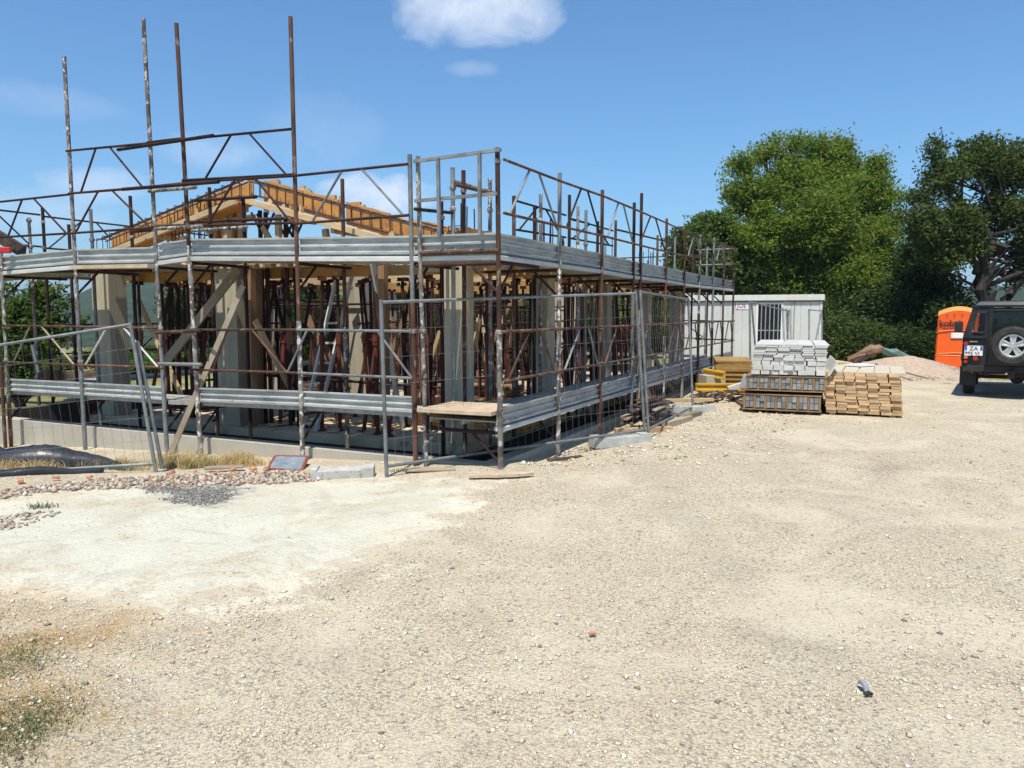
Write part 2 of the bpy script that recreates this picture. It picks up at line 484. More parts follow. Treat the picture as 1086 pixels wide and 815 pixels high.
def grid_lines(a, b, fine, lo, hi):
    """fine spacing in [lo, hi], geometric outside"""
    L = list(np.arange(lo, hi + 1e-6, fine))
    st_ = fine; x = hi
    while x < b:
        st_ *= 1.22; x += st_; L.append(x)
    st_ = fine; x = lo
    while x > a:
        st_ *= 1.22; x -= st_; L.insert(0, x)
    return L
PIT_S = (.34, 9.25); PIT_T = (.30, 15.2)
gs = np.array(sorted(set([round(v, 4) for v in grid_lines(-4500, 4500, .11, -9, 9)] + [PIT_S[0], PIT_S[1]])))
gt = np.array(sorted(set([round(v, 4) for v in grid_lines(-400, 5000, .11, -7.5, 6)] + [PIT_T[0], PIT_T[1]])))
S_, T_ = np.meshgrid(gs, gt, indexing='ij')
X_ = c0[0] + S_ * ul[0] + T_ * ur[0]; Y_ = c0[1] + S_ * ul[1] + T_ * ur[1]
Z_ = zg(X_, Y_)
gv = np.stack([X_.ravel(), Y_.ravel(), Z_.ravel()], 1)
ns, ntt = len(gs), len(gt)
I, J = np.meshgrid(np.arange(ns - 1), np.arange(ntt - 1), indexing='ij')
I = I.ravel(); J = J.ravel()
cs_ = (gs[I] + gs[I + 1]) / 2; ct_ = (gt[J] + gt[J + 1]) / 2
keep = ~((cs_ > PIT_S[0]) & (cs_ < PIT_S[1]) & (ct_ > PIT_T[0]) & (ct_ < PIT_T[1]))
I = I[keep]; J = J[keep]
gf = np.stack([I * ntt + J, (I + 1) * ntt + J, (I + 1) * ntt + J + 1, I * ntt + J + 1], 1)
# colour areas of the ground: cement spill, dry grass, dark gravel, given as outlines on the ground
def outline(pts):
    return np.array([[gnd(px, py).x, gnd(px, py).y] for px, py in pts])
def sdist(poly, P):
    n_ = len(poly); d = np.full(len(P), 1e9); ins = np.zeros(len(P), bool)
    for i in range(n_):
        a = poly[i]; b = poly[(i + 1) % n_]
        e = b - a; w_ = P - a
        tt = np.clip((w_ @ e) / (e @ e), 0, 1)
        d = np.minimum(d, np.linalg.norm(w_ - tt[:, None] * e, axis=1))
        c = ((a[1] <= P[:, 1]) != (b[1] <= P[:, 1]))
        with np.errstate(divide='ignore', invalid='ignore'):
            xx = a[0] + (P[:, 1] - a[1]) / (b[1] - a[1]) * e[0]
        ins ^= c & (P[:, 0] < xx)
    return np.where(ins, d, -d)
CEM = outline([(-500, 545), (-200, 532), (0, 530), (120, 513), (240, 508), (380, 505), (522, 508), (505, 524), (470, 545), (432, 566), (390, 592), (345, 606), (318, 622), (296, 634), (235, 645), (170, 650), (100, 636), (0, 624), (-500, 625)])
DRK = outline([(152, 517), (200, 512), (258, 511), (262, 522), (228, 538), (205, 535), (180, 526)])
DRY = outline([(-400, 628), (0, 628), (90, 640), (170, 668), (158, 690), (80, 705), (118, 745), (60, 815), (30, 1000), (-600, 1000)])
PINK = outline([(900, 494), (930, 488), (975, 497), (980, 508), (935, 511), (905, 505)])
P2 = gv[:, :2]
near = (np.abs(P2[:, 0]) < 14) & (P2[:, 1] < 14) & (P2[:, 1] > -2)
def area_attr(poly, width):
    a = np.zeros(len(P2), np.float32)
    a[near] = np.clip(.5 + sdist(poly, P2[near]) / (2 * width), 0, 1)
    return a

def ground_mat():
    m, n, p = newmat('gravel yard')
    g = n.add('ShaderNodeNewGeometry'); v = g.outputs['Position']
    def attr(a): 
        x = n.add('ShaderNodeAttribute'); x.attribute_name = a; return x.outputs['Fac']
    big = n.noise(v, .35, 4, .6, .4); mid = n.noise(v, 2.0, 6, .65, .3); fine = n.noise(v, 22, 6, .7); hf = n.noise(v, 90, 3, .7)
    # stones
    vo = n.add('ShaderNodeTexVoronoi'); n.link(v, vo.inputs['Vector']); vo.inputs['Scale'].default_value = 62
    vo2 = n.add('ShaderNodeTexVoronoi'); n.link(v, vo2.inputs['Vector']); vo2.inputs['Scale'].default_value = 140
    sep = n.add('ShaderNodeSeparateColor'); n.link(vo.outputs['Color'], sep.inputs[0])
    sep2 = n.add('ShaderNodeSeparateColor'); n.link(vo2.outputs['Color'], sep2.inputs[0])
    base = n.mix(n.ramp(big, .35, .65), (.63, .535, .38), (.53, .445, .315))
    base = n.mix(n.ramp(mid, .35, .68), base, (.70, .60, .425))
    stone = n.mix(sep.outputs[0], (.36, .295, .205), (.87, .77, .57))
    stone2 = n.mix(sep2.outputs[1], (.38, .31, .215), (.85, .75, .56))
    loose = n.ramp(n.math('ADD', n.math('MULTIPLY', mid, .6), n.math('MULTIPLY', fine, .4)), .44, .62, .05, .95)
    c = n.mix(loose, base, n.mix(.5, stone, stone2))
    c = n.mix(n.ramp(sep.outputs[2], .88, .93, 0, .6), c, (.17, .135, .12))
    c = n.mix(n.ramp(vo.outputs['Distance'], .45, .75, 0, .5), c, (.24, .19, .145))  # crevice shade between the stones, painted into the colour
    # darker brown-grey worn patches and tyre lanes
    c = n.mix(n.ramp(n.noise(v, .8, 5, .6, 1.0), .52, .70, 0, .28), c, (.30, .24, .18))
    st2 = n.add('ShaderNodeMapping'); n.link(v, st2.inputs[0]); st2.inputs['Rotation'].default_value = (0, 0, -.52); st2.inputs['Scale'].default_value = (1.0, .10, 1)
    lane = n.noise(st2.outputs[0], .95, 5, .6, .5)
    c = n.mix(n.ramp(lane, .50, .66, 0, .24), c, (.38, .325, .25))
    c = n.mix(n.ramp(lane, .32, .45, .40, 0), c, (.66, .56, .40))
    c = n.mix(n.ramp(n.noise(v, 3.2, 6, .7, .6), .60, .72, 0, .4), c, (.30, .24, .17))
    dust = n.ramp(n.noise(v, .75, 7, .62, .8), .50, .62)
    c = n.mix(n.math('MULTIPLY', dust, .62), c, n.mix(fine, (.58, .495, .36), (.66, .58, .44)))
    # reddish patch
    c = n.mix(n.math('MULTIPLY', n.ramp(n.math('ADD', attr('pinkish'), n.math('MULTIPLY', n.math('SUBTRACT', fine, .5), 1.5)), .5, .9), .5), c, (.22, .16, .135))
    # cement
    ce = n.math('ADD', attr('cement'), n.math('ADD', n.math('MULTIPLY', n.math('SUBTRACT', mid, .5), 2.4), n.math('MULTIPLY', n.math('SUBTRACT', fine, .5), 1.3)))
    cm = n.ramp(ce, .38, .78)
    holes = n.ramp(n.noise(v, 1.25, 6, .65, 1.3), .53, .63, 1, .30)
    cm = n.math('MULTIPLY', cm, holes)
    cm = n.math('MULTIPLY', cm, n.ramp(n.noise(v, 4.5, 7, .75, 1.2), .60, .70, 1, .45))
    ccol = n.mix(n.ramp(mid, .3, .7), (.54, .51, .405), (.655, .625, .505))
    ccol = n.mix(n.ramp(n.noise(v, .9, 5, .6, .8), .50, .68, 0, .6), ccol, (.46, .39, .27))
    ccol = n.mix(n.ramp(n.noise(v, 2.6, 7, .7, 1.5), .56, .70, 0, .55), ccol, (.38, .345, .28))
    ccol = n.mix(n.ramp(fine, .60, .74, 0, .6), ccol, (.40, .37, .31))
    c = n.mix(cm, c, ccol)
    # dark fine gravel heap spread out
    dk = n.ramp(n.math('ADD', attr('darkgravel'), n.math('MULTIPLY', n.math('SUBTRACT', n.noise(v, 9, 6, .75), .5), 1.6)), .42, .72)
    c = n.mix(n.math('MULTIPLY', dk, .8), c, n.mix(sep2.outputs[0], (.10, .10, .10), (.30, .29, .27)))
    # dry grass litter
    dr = n.math('ADD', attr('drygrass'), n.math('ADD', n.math('MULTIPLY', n.math('SUBTRACT', mid, .5), 1.5), n.math('MULTIPLY', n.math('SUBTRACT', fine, .5), 1.0)))
    drm = n.ramp(dr, .40, .85)
    c = n.mix(n.math('MULTIPLY', drm, .92), c, n.mix(n.ramp(fine, .35, .65), (.24, .14, .06), (.56, .36, .15)))
    # far meadow
    sx = n.add('ShaderNodeSeparateXYZ'); n.link(v, sx.inputs[0])
    ln = n.add('ShaderNodeVectorMath', operation='LENGTH'); n.link(v, ln.inputs[0])
    far = n.ramp(n.math('ADD', ln.outputs['Value'], n.math('MULTIPLY', mid, 8)), 27, 33)
    lft = n.ramp(n.math('ADD', n.math('MULTIPLY', sx.outputs['X'], -1.0), n.math('ADD', n.math('MULTIPLY', sx.outputs['Y'], .12), n.math('MULTIPLY', mid, 3))), 10.5, 12.5)
    far = n.math('MAXIMUM', far, lft)
    green = n.mix(n.ramp(n.noise(v, .6, 6, .7), .35, .65), (.13, .15, .05), (.32, .29, .13))
    c = n.mix(far, c, green)
    n.link(c, p.inputs['Base Color']); p.inputs['Roughness'].default_value = 1; p.inputs['Specular IOR Level'].default_value = .1
    h = n.math('ADD', n.math('MULTIPLY', vo.outputs['Distance'], 1.0), n.math('MULTIPLY', vo2.outputs['Distance'], .5))
    h = n.math('ADD', n.math('MULTIPLY', h, n.math('SUBTRACT', 1.0, n.math('MAXIMUM', n.math('MULTIPLY', cm, .8), n.math('MULTIPLY', dust, .6)))), n.math('MULTIPLY', hf, .5))
    b = n.add('ShaderNodeBump'); b.inputs['Strength'].default_value = .75; b.inputs['Distance'].default_value = .010
    n.link(h, b.inputs['Height'])
    b2 = n.add('ShaderNodeBump'); b2.inputs['Strength'].default_value = .6; b2.inputs['Distance'].default_value = .05
    n.link(fine, b2.inputs['Height']); n.link(b.outputs[0], b2.inputs['Normal'])
    n.link(b2.outputs[0], p.inputs['Normal'])
    return m
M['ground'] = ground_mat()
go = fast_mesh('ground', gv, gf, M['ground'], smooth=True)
for nm, poly, wd in (('cement', CEM, .55), ('darkgravel', DRK, .35), ('drygrass', DRY, .8), ('pinkish', PINK, .5)):
    at = go.data.attributes.new(nm, 'FLOAT', 'POINT'); at.data.foreach_set('value', area_attr(poly, wd))
tag(go, kind='structure')

# loose stones on the yard
def pebbles(name, xy, size, mat, flat=.6, z=None, seed=1, lift=.25):
    r = np.random.RandomState(seed)
    N = len(xy)
    xy = np.asarray(xy)
    base = np.array([[1, 0, 0], [-1, 0, 0], [0, 1, 0], [0, -1, 0], [0, 0, 1], [0, 0, -1]], float)
    f = np.array([[0, 2, 4], [2, 1, 4], [1, 3, 4], [3, 0, 4], [2, 0, 5], [1, 2, 5], [3, 1, 5], [0, 3, 5]])
    v = base[None] * (1 + (r.rand(N, 6, 1) - .5) * .6) + (r.rand(N, 6, 3) - .5) * .45
    v *= np.array([1, .75, flat])
    a = r.rand(N) * 6.283; ca, sa = np.cos(a), np.sin(a)
    x = v[:, :, 0] * ca[:, None] - v[:, :, 1] * sa[:, None]; y = v[:, :, 0] * sa[:, None] + v[:, :, 1] * ca[:, None]
    v = np.stack([x, y, v[:, :, 2]], 2) * size[:, None, None]
    zz = zg(xy[:, 0], xy[:, 1]) if z is None else z
    v[:, :, 0] += xy[:, 0:1]; v[:, :, 1] += xy[:, 1:2]; v[:, :, 2] += (zz + size * lift)[:, None]
    F_ = (f[None] + (np.arange(N) * 6)[:, None, None]).reshape(-1, 3)
    return fast_mesh(name, v.reshape(-1, 3), F_, mat)
def stone_mat(name, cols):
    m, n, p = newmat(name)
    g = n.add('ShaderNodeNewGeometry')
    cr = n.add('ShaderNodeValToRGB'); cr.color_ramp.interpolation = 'CONSTANT'
    e = cr.color_ramp.elements
    tot = sum(c[0] for c in cols); acc = 0
    for i, (wt, c) in enumerate(cols):
        el = e[i] if i < 2 else e.new(acc / tot)
        el.position = acc / tot; el.color = (*c, 1); acc += wt
    n.link(g.outputs['Random Per Island'], cr.inputs[0])
    nz = n.noise(g.outputs['Position'], 60, 3)
    c = n.mix(n.ramp(nz, .3, .7, 0, .35), cr.outputs[0], (.35, .28, .2))
    n.link(c, p.inputs['Base Color']); p.inputs['Roughness'].default_value = .95; p.inputs['Specular IOR Level'].default_value = .15
    return m
M['stones'] = stone_mat('limestone chips', [(4, (.72, .64, .49)), (4, (.64, .55, .41)), (3, (.55, .47, .345)), (2, (.38, .32, .26)), (1.2, (.80, .75, .64)), (.6, (.22, .17, .15))])
M['rubble'] = stone_mat('mixed rubble', [(3, (.50, .44, .35)), (3, (.38, .33, .26)), (1.6, (.38, .18, .12)), (1.5, (.46, .32, .23)), (.5, (.64, .60, .52)), (2.4, (.20, .17, .15))])
M['dark_stones'] = stone_mat('dark crushed stone', [(3, (.20, .20, .19)), (3, (.12, .12, .12)), (1, (.34, .33, .30))])
N = 210000
D = 2.3 * (15.0 / 2.3) ** nr.rand(N); xx = (nr.rand(N) - .5) * 1.45 * D
P = np.stack([xx, D], 1)
s_ = (P - c0) @ ul; t_ = (P - c0) @ ur
ok = ~((s_ > -.1) & (t_ > .1))
cem_d = sdist(CEM, P)
ok &= ~((cem_d > 0) & (nr.rand(N) < .93))
clump = fbm(P[:, 0] * 1.1, P[:, 1] * 1.1, 21, 4)
ok &= nr.rand(N) < np.clip((clump - .36) * 4.2, .10, 1)
P = P[ok]; sz = (.0028 + .0058 * nr.rand(len(P)) ** 2.6) * (1 + (nr.rand(len(P)) < .02) * 1.0) * (.75 + P[:, 1] * .055)
big = nr.rand(5200, 2); Db = 2.3 * (13.0 / 2.3) ** big[:, 0]; Pb = np.stack([(big[:, 1] - .5) * 1.45 * Db, Db], 1)
sb_ = (Pb - c0) @ ul; tb_ = (Pb - c0) @ ur
kb = ~((sb_ > -.1) & (tb_ > .1)) & (sdist(CEM, Pb) < .1) & (nr.rand(5200) < np.clip((fbm(Pb[:, 0] * .9, Pb[:, 1] * .9, 51, 4) - .40) * 4, .05, 1))
Pb = Pb[kb]; P = np.concatenate([P, Pb]); sz = np.concatenate([sz, .008 + .013 * nr.rand(len(Pb)) ** 2.4])
tag(pebbles('loose_gravel', P, sz, M['stones'], .55), 'pale beige gravel chips scattered over the yard', 'gravel', kind='stuff')
# crushed dark stone patch
q = nr.rand(9000, 2); x0, y0 = DRK.min(0) - .3; x1, y1 = DRK.max(0) + .3
P = np.stack([x0 + q[:, 0] * (x1 - x0), y0 + q[:, 1] * (y1 - y0)], 1)
P = P[sdist(DRK, P) + (fbm(P[:, 0] * 2, P[:, 1] * 2, 4) - .5) * 1.1 > nr.rand(len(P)) * .25]
tag(pebbles('crushed_stone', P, .006 + .012 * nr.rand(len(P)) ** 2, M['dark_stones']), 'dark grey crushed stone spilled on the cement', 'crushed stone', kind='stuff')
# rubble strip between the cement and the foundation
RUB = outline([(-260, 545), (-60, 528), (0, 521), (120, 506), (170, 500), (300, 492), (342, 497), (342, 504), (255, 511), (150, 515), (60, 520), (0, 528), (-260, 556)])
x0, y0 = RUB.min(0) - .2; x1, y1 = RUB.max(0) + .2
q = nr.rand(30000, 2); P = np.stack([x0 + q[:, 0] * (x1 - x0), y0 + q[:, 1] * (y1 - y0)], 1)
P = P[sdist(RUB, P) > -.12 * nr.rand(len(P)) + .03][:3800]
tag(pebbles('rubble', P, .009 + .036 * nr.rand(len(P)) ** 3, M['rubble'], .6, lift=.3), 'strip of broken stone and red brick rubble beside the cement', 'rubble', kind='stuff')
RUB2 = outline([(-200, 560), (0, 546), (60, 541), (62, 546), (10, 562), (-200, 575)])
x0, y0 = RUB2.min(0) - .2; x1, y1 = RUB2.max(0) + .2
q = nr.rand(6000, 2); P = np.stack([x0 + q[:, 0] * (x1 - x0), y0 + q[:, 1] * (y1 - y0)], 1)
P = P[sdist(RUB2, P) > 0][:600]
tag(pebbles('brick_chips', P, .010 + .022 * nr.rand(len(P)) ** 2, M['rubble'], .6), 'small patch of brick chips at the left edge of the cement', 'rubble', kind='stuff')
# stony edge of the yard along the long side
q = nr.rand(4500, 2); P = c0 + (-2.6 * q[:, 0:1] ** 1.5) * ul + (.2 + 12 * q[:, 1:2]) * ur
P = P[P[:, 1] > 8.5]
tag(pebbles('kerb_gravel', P, .012 + .022 * nr.rand(len(P)) ** 3, M['stones'], .55), 'coarser pale stones along the right hand foundation edge', 'gravel', kind='stuff')
# individual broken bricks
bp = None
for i, (px, py) in enumerate([(182, 505), (207, 502), (232, 503), (247, 500), (268, 498), (283, 497), (121, 511), (60, 516), (96, 514), (22, 520)]):
    if bp is None:
        mb = MB(); mb.box((0, 0, .035), (.16, .11, .07))
        for v_ in mb.v: v_ += Vector((rnd.uniform(-.02, .02), rnd.uniform(-.02, .02), rnd.uniform(-.012, .012)))
        M['brick'] = mat_noise('terracotta', (.44, .17, .10), (.52, .27, .17), 20, .95, 0, c3=(.62, .55, .46), s3=30, f3=(.58, .68))
        bp = part('broken_brick', mb, M['brick'], bevel=.008, loc=(0, 0, 0)); o = bp
    else:
        o = bp.copy(); COL.objects.link(o)
    g_ = gnd(px, py, -.08); o.location = (g_.x, g_.y, zgp(g_.x, g_.y) + .02); o.rotation_euler = (rnd.uniform(-.3, .3), rnd.uniform(-.3, .3), rnd.uniform(0, 3)); k = rnd.uniform(.25, .6); o.scale = (k, k, k)
    tag(o, 'broken red brick lying in the rubble strip in front of the foundation wall', 'brick', 'broken bricks in the rubble')
# small grey scrap near the camera
g_ = gnd(920, 737)
t = thing('plastic_scrap', 'small crushed grey and black scrap alone on the open gravel', 'scrap', (g_.x, g_.y, zgp(g_.x, g_.y)))
mb = MB(); mb.path([g_ + Vector((-.005, 0, .012)), g_ + Vector((.003, .025, .03)), g_ + Vector((.002, .065, .028)), g_ + Vector((0, .09, .012))], [.008, .015, .013, .005], 7)
M['scrap'] = mat_noise('grey scrap', (.20, .21, .23), (.34, .34, .35), 60, .7, 0)
part('cup_body', mb, M['scrap'], t)
mb = MB(); mb.path([g_ + Vector((-.02, -.012, .008)), g_ + Vector((.0, -.012, .014)), g_ + Vector((.018, -.008, .008))], [.006, .011, .006], 6)
part('cap', mb, M['car_black'], t)
g_ = gnd(628, 674)
mb = MB(); mb.box(g_ + Vector((0, 0, .012)), (.04, .025, .015), .4)
tag(part('brick_chip', mb, M['brick'], bevel=.004, loc=g_), 'single orange brick chip alone in the middle of the open gravel', 'brick chip')

# grass blades
def blades(name, centres, n_each, h, spread, mat, seed=3, lean=.6, wid=.004):
    r = np.random.RandomState(seed)
    C_ = np.repeat(np.array(centres, float), n_each, axis=0)
    N = len(C_)
    xy = C_[:, :2] + r.randn(N, 2) * spread
    z = zg(xy[:, 0], xy[:, 1])
    hh = h * (.4 + .9 * r.rand(N)) * (C_[:, 2] if C_.shape[1] > 2 else 1)
    a = r.rand(N) * 6.283; le = lean * r.rand(N)
    d = np.stack([np.cos(a) * le, np.sin(a) * le, np.ones(N)], 1); d /= np.linalg.norm(d, axis=1)[:, None]
    b = r.rand(N) * 6.283; sd_ = np.stack([np.cos(b), np.sin(b), np.zeros(N)], 1) * wid * (.6 + .8 * r.rand(N))[:, None]
    p0 = np.stack([xy[:, 0], xy[:, 1], z - .01], 1)
    mid_ = p0 + d * (hh * .55)[:, None]; tip = p0 + d * hh[:, None] + np.stack([np.cos(a), np.sin(a), -.3 * np.ones(N)], 1) * (hh * .35)[:, None]
    v = np.stack([p0 - sd_, p0 + sd_, mid_ + sd_ * .8, mid_ - sd_ * .8, tip], 1).reshape(-1, 3)
    i = np.arange(N)[:, None] * 5
    f1 = np.concatenate([i, i + 1, i + 2], 1); f2 = np.concatenate([i, i + 2, i + 3], 1); f3 = np.concatenate([i + 3, i + 2, i + 4], 1)
    return fast_mesh(name, v, np.concatenate([f1, f2, f3]), mat)
def pts_px(lst, z=0.0): return [(gnd(a, b, z).x, gnd(a, b, z).y, k) for a, b, k in lst]
cl = []
for px, py, k in [(8, 690, 1), (18, 697, 1), (38, 692, .8), (2, 705, 1), (30, 745, .8), (45, 752, 1), (12, 760, 1), (5, 785, 1.2), (22, 772, 1.1), (35, 765, 1), (0, 800, 1.2), (50, 766, .7), (75, 671, .5), (25, 668, .5), (20, 712, .7), (150, 705, .5), (205, 707, .4), (260, 655, .4)]:
    for _ in range(5): cl.append((px + rnd.gauss(0, 9), py + rnd.gauss(0, 4), k))
tag(blades('green_grass', pts_px(cl), 75, .036, .09, M['weed'], 5, 1.6, .0021), 'low dusty green grass at the bottom left of the yard', 'grass', kind='stuff')
cl = [(rnd.uniform(-30, 150), rnd.uniform(640, 830), rnd.uniform(.4, 1)) for _ in range(170)]
tag(blades('dry_grass', pts_px([c for c in cl if c[0] < 165 - (c[1] - 640) * .5]), 70, .035, .09, M['straw'], 6, 2.0, .0018), 'flattened straw coloured dry grass at the lower left', 'dry grass', kind='stuff')
cl = [(rnd.uniform(172, 262), rnd.uniform(486, 496), rnd.uniform(.5, 1.1)) for _ in range(34)] + [(rnd.uniform(262, 300), rnd.uniform(489, 496), .5) for _ in range(6)] + [(rnd.uniform(60, 165), rnd.uniform(492, 500), .6) for _ in range(24)] + [(rnd.uniform(-60, 60), rnd.uniform(498, 510), .7) for _ in range(16)]
tag(blades('wall_grass', pts_px(cl, -.15), 80, .21, .07, M['straw'], 7, .8, .0035), 'dry grass tufts growing at the foot of the foundation wall', 'dry grass', kind='stuff')
cl = [(rnd.uniform(175, 250), rnd.uniform(487, 495), rnd.uniform(.5, 1)) for _ in range(16)] + [(rnd.uniform(50, 150), rnd.uniform(490, 500), .6) for _ in range(22)] + [(48, 552, .5), (40, 551, .5), (620, 478, .3), (600, 490, .3), (425, 507, .4), (365, 507, .3), (440, 506, .3)]
tag(blades('wall_weeds', pts_px(cl, -.12), 60, .13, .05, M['weed'], 8, .8, .0035), 'green weeds among the dry tufts along the foundation wall', 'weeds', kind='stuff')
# ================================================================ foundation and unfinished building
def top_z(P): return P.z
WALLTOP = .0
fw = thing('foundation_wall', 'low pale concrete foundation wall around the trench of the unfinished building', 'foundation wall', Lp(0, .3, 0))
mb = MB()
mb.beam(Lp(.2, .30, -.55), Lp(9.5, .30, -.55), .2, 1.10)
part('front_wall', mb, M['concrete_wall'], fw, bevel=.006)
mb = MB(); mb.beam(Rp(.405, .31, -.552), Rp(15.4, .31, -.552), .2, 1.10)
part('side_wall', mb, M['concrete_wall'], fw, bevel=.006)
mb = MB(); mb.beam(Rp(.405, 9.35, -.49), Rp(15.4, 9.35, -.49), .2, 1.22)
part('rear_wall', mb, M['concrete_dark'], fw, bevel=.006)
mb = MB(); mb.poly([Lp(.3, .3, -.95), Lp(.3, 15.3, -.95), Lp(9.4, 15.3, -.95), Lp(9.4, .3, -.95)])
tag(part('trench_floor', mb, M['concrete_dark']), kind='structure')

bd = thing('unfinished_building', 'unfinished house frame of bare concrete columns on a raised floor slab', 'building', Lp(4.7, 7, -.9))
S0, S1, T0, T1 = 1.15, 8.45, 1.2, 14.2
def boxst(mb, s0, s1, t0, t1, z0, z1):
    a = Lp((s0 + s1) / 2, t0, (z0 + z1) / 2); b = Lp((s0 + s1) / 2, t1, (z0 + z1) / 2)
    mb.beam(a, b, s1 - s0, z1 - z0)
mb = MB(); boxst(mb, S0, S1, T0, T1, -.14, -.02); part('floor_slab', mb, M['concrete_slab'], bd, bevel=.005)
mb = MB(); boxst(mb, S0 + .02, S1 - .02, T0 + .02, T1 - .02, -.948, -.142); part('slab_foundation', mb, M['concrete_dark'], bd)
def column(s, t, w_, d_, z1=2.45):
    mb = MB(); boxst(mb, s - w_ / 2, s + w_ / 2, t - d_ / 2, t + d_ / 2, -.02, z1)
    part('column', mb, M['concrete'], bd, bevel=.012)
column(1.33, 1.42, .30, .30)
for t in (4.25, 7.2, 10.1, 13.2): column(1.35, t, .30, .30)
column(5.35, 1.45, .46, .30); column(8.15, 1.45, .42, .35)
p_ = W(386, 425, 13.4); s_m, t_m = st(p_); column(s_m, t_m, .34, .34)
for t in (5.5, 9.7, 13.4): column(8.2, t, .32, .3)
column(4.8, 13.6, .4, .3); column(2.9, 9.6, .3, .3)

# ---- timber and plywood formwork of ring beams and gable beams
fm = thing('roof_formwork', 'orange plywood formwork with rebar for the sloping gable beams on top of the columns', 'formwork', Lp(4.7, 1.6, 2.6))
def slope_form(t, sa, za, sb, zb, h, nseg, gaps=(), joist=True, cage=True):
    hc_ = min(h, .34)
    """inclined beam form from (sa,za) to (sb,zb) (bottom edge) in the plane t"""
    for k in range(nseg):
        f0 = k / nseg; f1 = (k + 1) / nseg - (.035 if k in gaps else .004)
        a = Vector((sa + (sb - sa) * f0, za + (zb - za) * f0)); b = Vector((sa + (sb - sa) * f1, za + (zb - za) * f1))
        mb = MB(); jz = rnd.uniform(-.015, .02)
        n4 = 5
        # back board with a slightly ragged top
        pts = []
        for i in range(n4 + 1):
            f = i / n4; s = a.x + (b.x - a.x) * f; z = a.y + (b.y - a.y) * f
            pts.append((s, z, z + h + jz + (rnd.uniform(-.012, .012) if 0 < i < n4 else 0)))
        for i in range(n4):
            p, q = pts[i], pts[i + 1]
            bse = len(mb.v)
            for tt in (t + .30, t + .325):
                mb.v += [Lp(p[0], tt, p[1]), Lp(q[0], tt, q[1]), Lp(q[0], tt, q[2]), Lp(p[0], tt, p[2])]
            mb.f += [tuple(bse + i_ for i_ in (0, 1, 2, 3)), tuple(bse + i_ for i_ in (7, 6, 5, 4)), tuple(bse + i_ for i_ in (3, 2, 6, 7)), tuple(bse + i_ for i_ in (0, 4, 5, 1))]
            if i == 0: mb.f.append(tuple(bse + i_ for i_ in (0, 3, 7, 4)))
            if i == n4 - 1: mb.f.append(tuple(bse + i_ for i_ in (1, 5, 6, 2)))
        part('plywood_panel', mb, M['ply'], fm)
    # soffit board + edge timber
    mb = MB(); mb.beam(Lp(sa, t + .15, za - .03), Lp(sb, t + .15, zb - .03), .34, .03); part('soffit_board', mb, M['ply'], fm)
    mb = MB(); mb.beam(Lp(sa, t - .06, za - .035), Lp(sb, t - .06, zb - .035), .07, .09); part('edge_timber', mb, M['timber'], fm, bevel=.004)
    if joist:
        L = math.hypot(sb - sa, zb - za); k = int(L / .7)
        for i in range(1, k):
            f = i / k; s = sa + (sb - sa) * f; z = za + (zb - za) * f
            mb = MB(); mb.beam(Lp(s, t - .02, z - .115), Lp(s, t + .55, z - .115), .06, .075); part('joist', mb, M['timber'], fm)
        # upright studs behind the board
        for i in range(0, k * 2):
            f = (i + .5) / (k * 2); s = sa + (sb - sa) * f; z = za + (zb - za) * f
            mb = MB(); mb.beam(Lp(s, t + .36, z - .08), Lp(s, t + .36, z + h - .03), .05, .05, up=UL); part('stud', mb, M['timber'], fm)
    if cage:
        mb = MB(); L = math.hypot(sb - sa, zb - za)
        for (o, dz) in ((.03, .07), (.20, .07), (.03, hc_ - .05), (.20, hc_ - .05), (.12, hc_ - .03)):
            mb.tube(Lp(sa, t + o, za + dz), Lp(sb, t + o, zb + dz), .011, 5)
        k = int(L / .17)
        for i in range(k + 1):
            f = i / k; s = sa + (sb - sa) * f + rnd.uniform(-.015, .015); z = za + (zb - za) * f
            c = [Lp(s, t + .02, z + .06), Lp(s, t + .02, z + hc_ - .02), Lp(s, t + .22, z + hc_ - .02), Lp(s, t + .22, z + .06)]
            for i_ in range(4): mb.tube(c[i_], c[(i_ + 1) % 4], .007, 4)
        part('rebar_cage', mb, M['rebar'], fm)
# front gable: pixel-read key points on the plane t=1.45
def LL(px, py, off=1.5):
    s, t = st(Lx(px, py, off)); return s, Lx(px, py, off).z
s_r, z_r = LL(262, 212); s_rt, z_rt = LL(268, 193)
hgt = z_rt - z_r
s_re, z_re = LL(445, 262)
s_le, z_le = LL(98, 274)
k_ = (z_r - z_re) / (s_r - s_re)
s_re2 = 1.05; z_re2 = z_r - k_ * (s_r - s_re2)
slope_form(1.45, s_r - .1, z_r, s_re2, z_re2, hgt + .05, 5, gaps=(1,))
slope_form(1.45, s_r + .12, z_r, 8.45, z_le, hgt + .12, 4)
for k in range(34):      # nailed cleats and offcuts along the rough top edge and sides of the forms
    f = rnd.random(); left = rnd.random() < .4
    sa, za, sb, zb, hh = (s_r + .12, z_r, 8.3, z_le, hgt + .12) if left else (s_r - .1, z_r, s_re2, z_re2, hgt + .05)
    s = sa + (sb - sa) * f; z = za + (zb - za) * f
    mb = MB()
    if k % 3: mb.box(Lp(s, 1.45 + rnd.uniform(.33, .40), z + hh + rnd.uniform(-.03, .035)), (rnd.uniform(.06, .22), .05, rnd.uniform(.05, .11)), math.atan2(UL.y, UL.x) + rnd.uniform(-.2, .2))
    else: mb.beam(Lp(s, 1.40, z - .12), Lp(s + rnd.uniform(-.15, .15), 1.42, z + rnd.uniform(.05, .2)), .025, .07)
    part('cleat', mb, M['ply'] if k % 2 else M['timber'], fm)
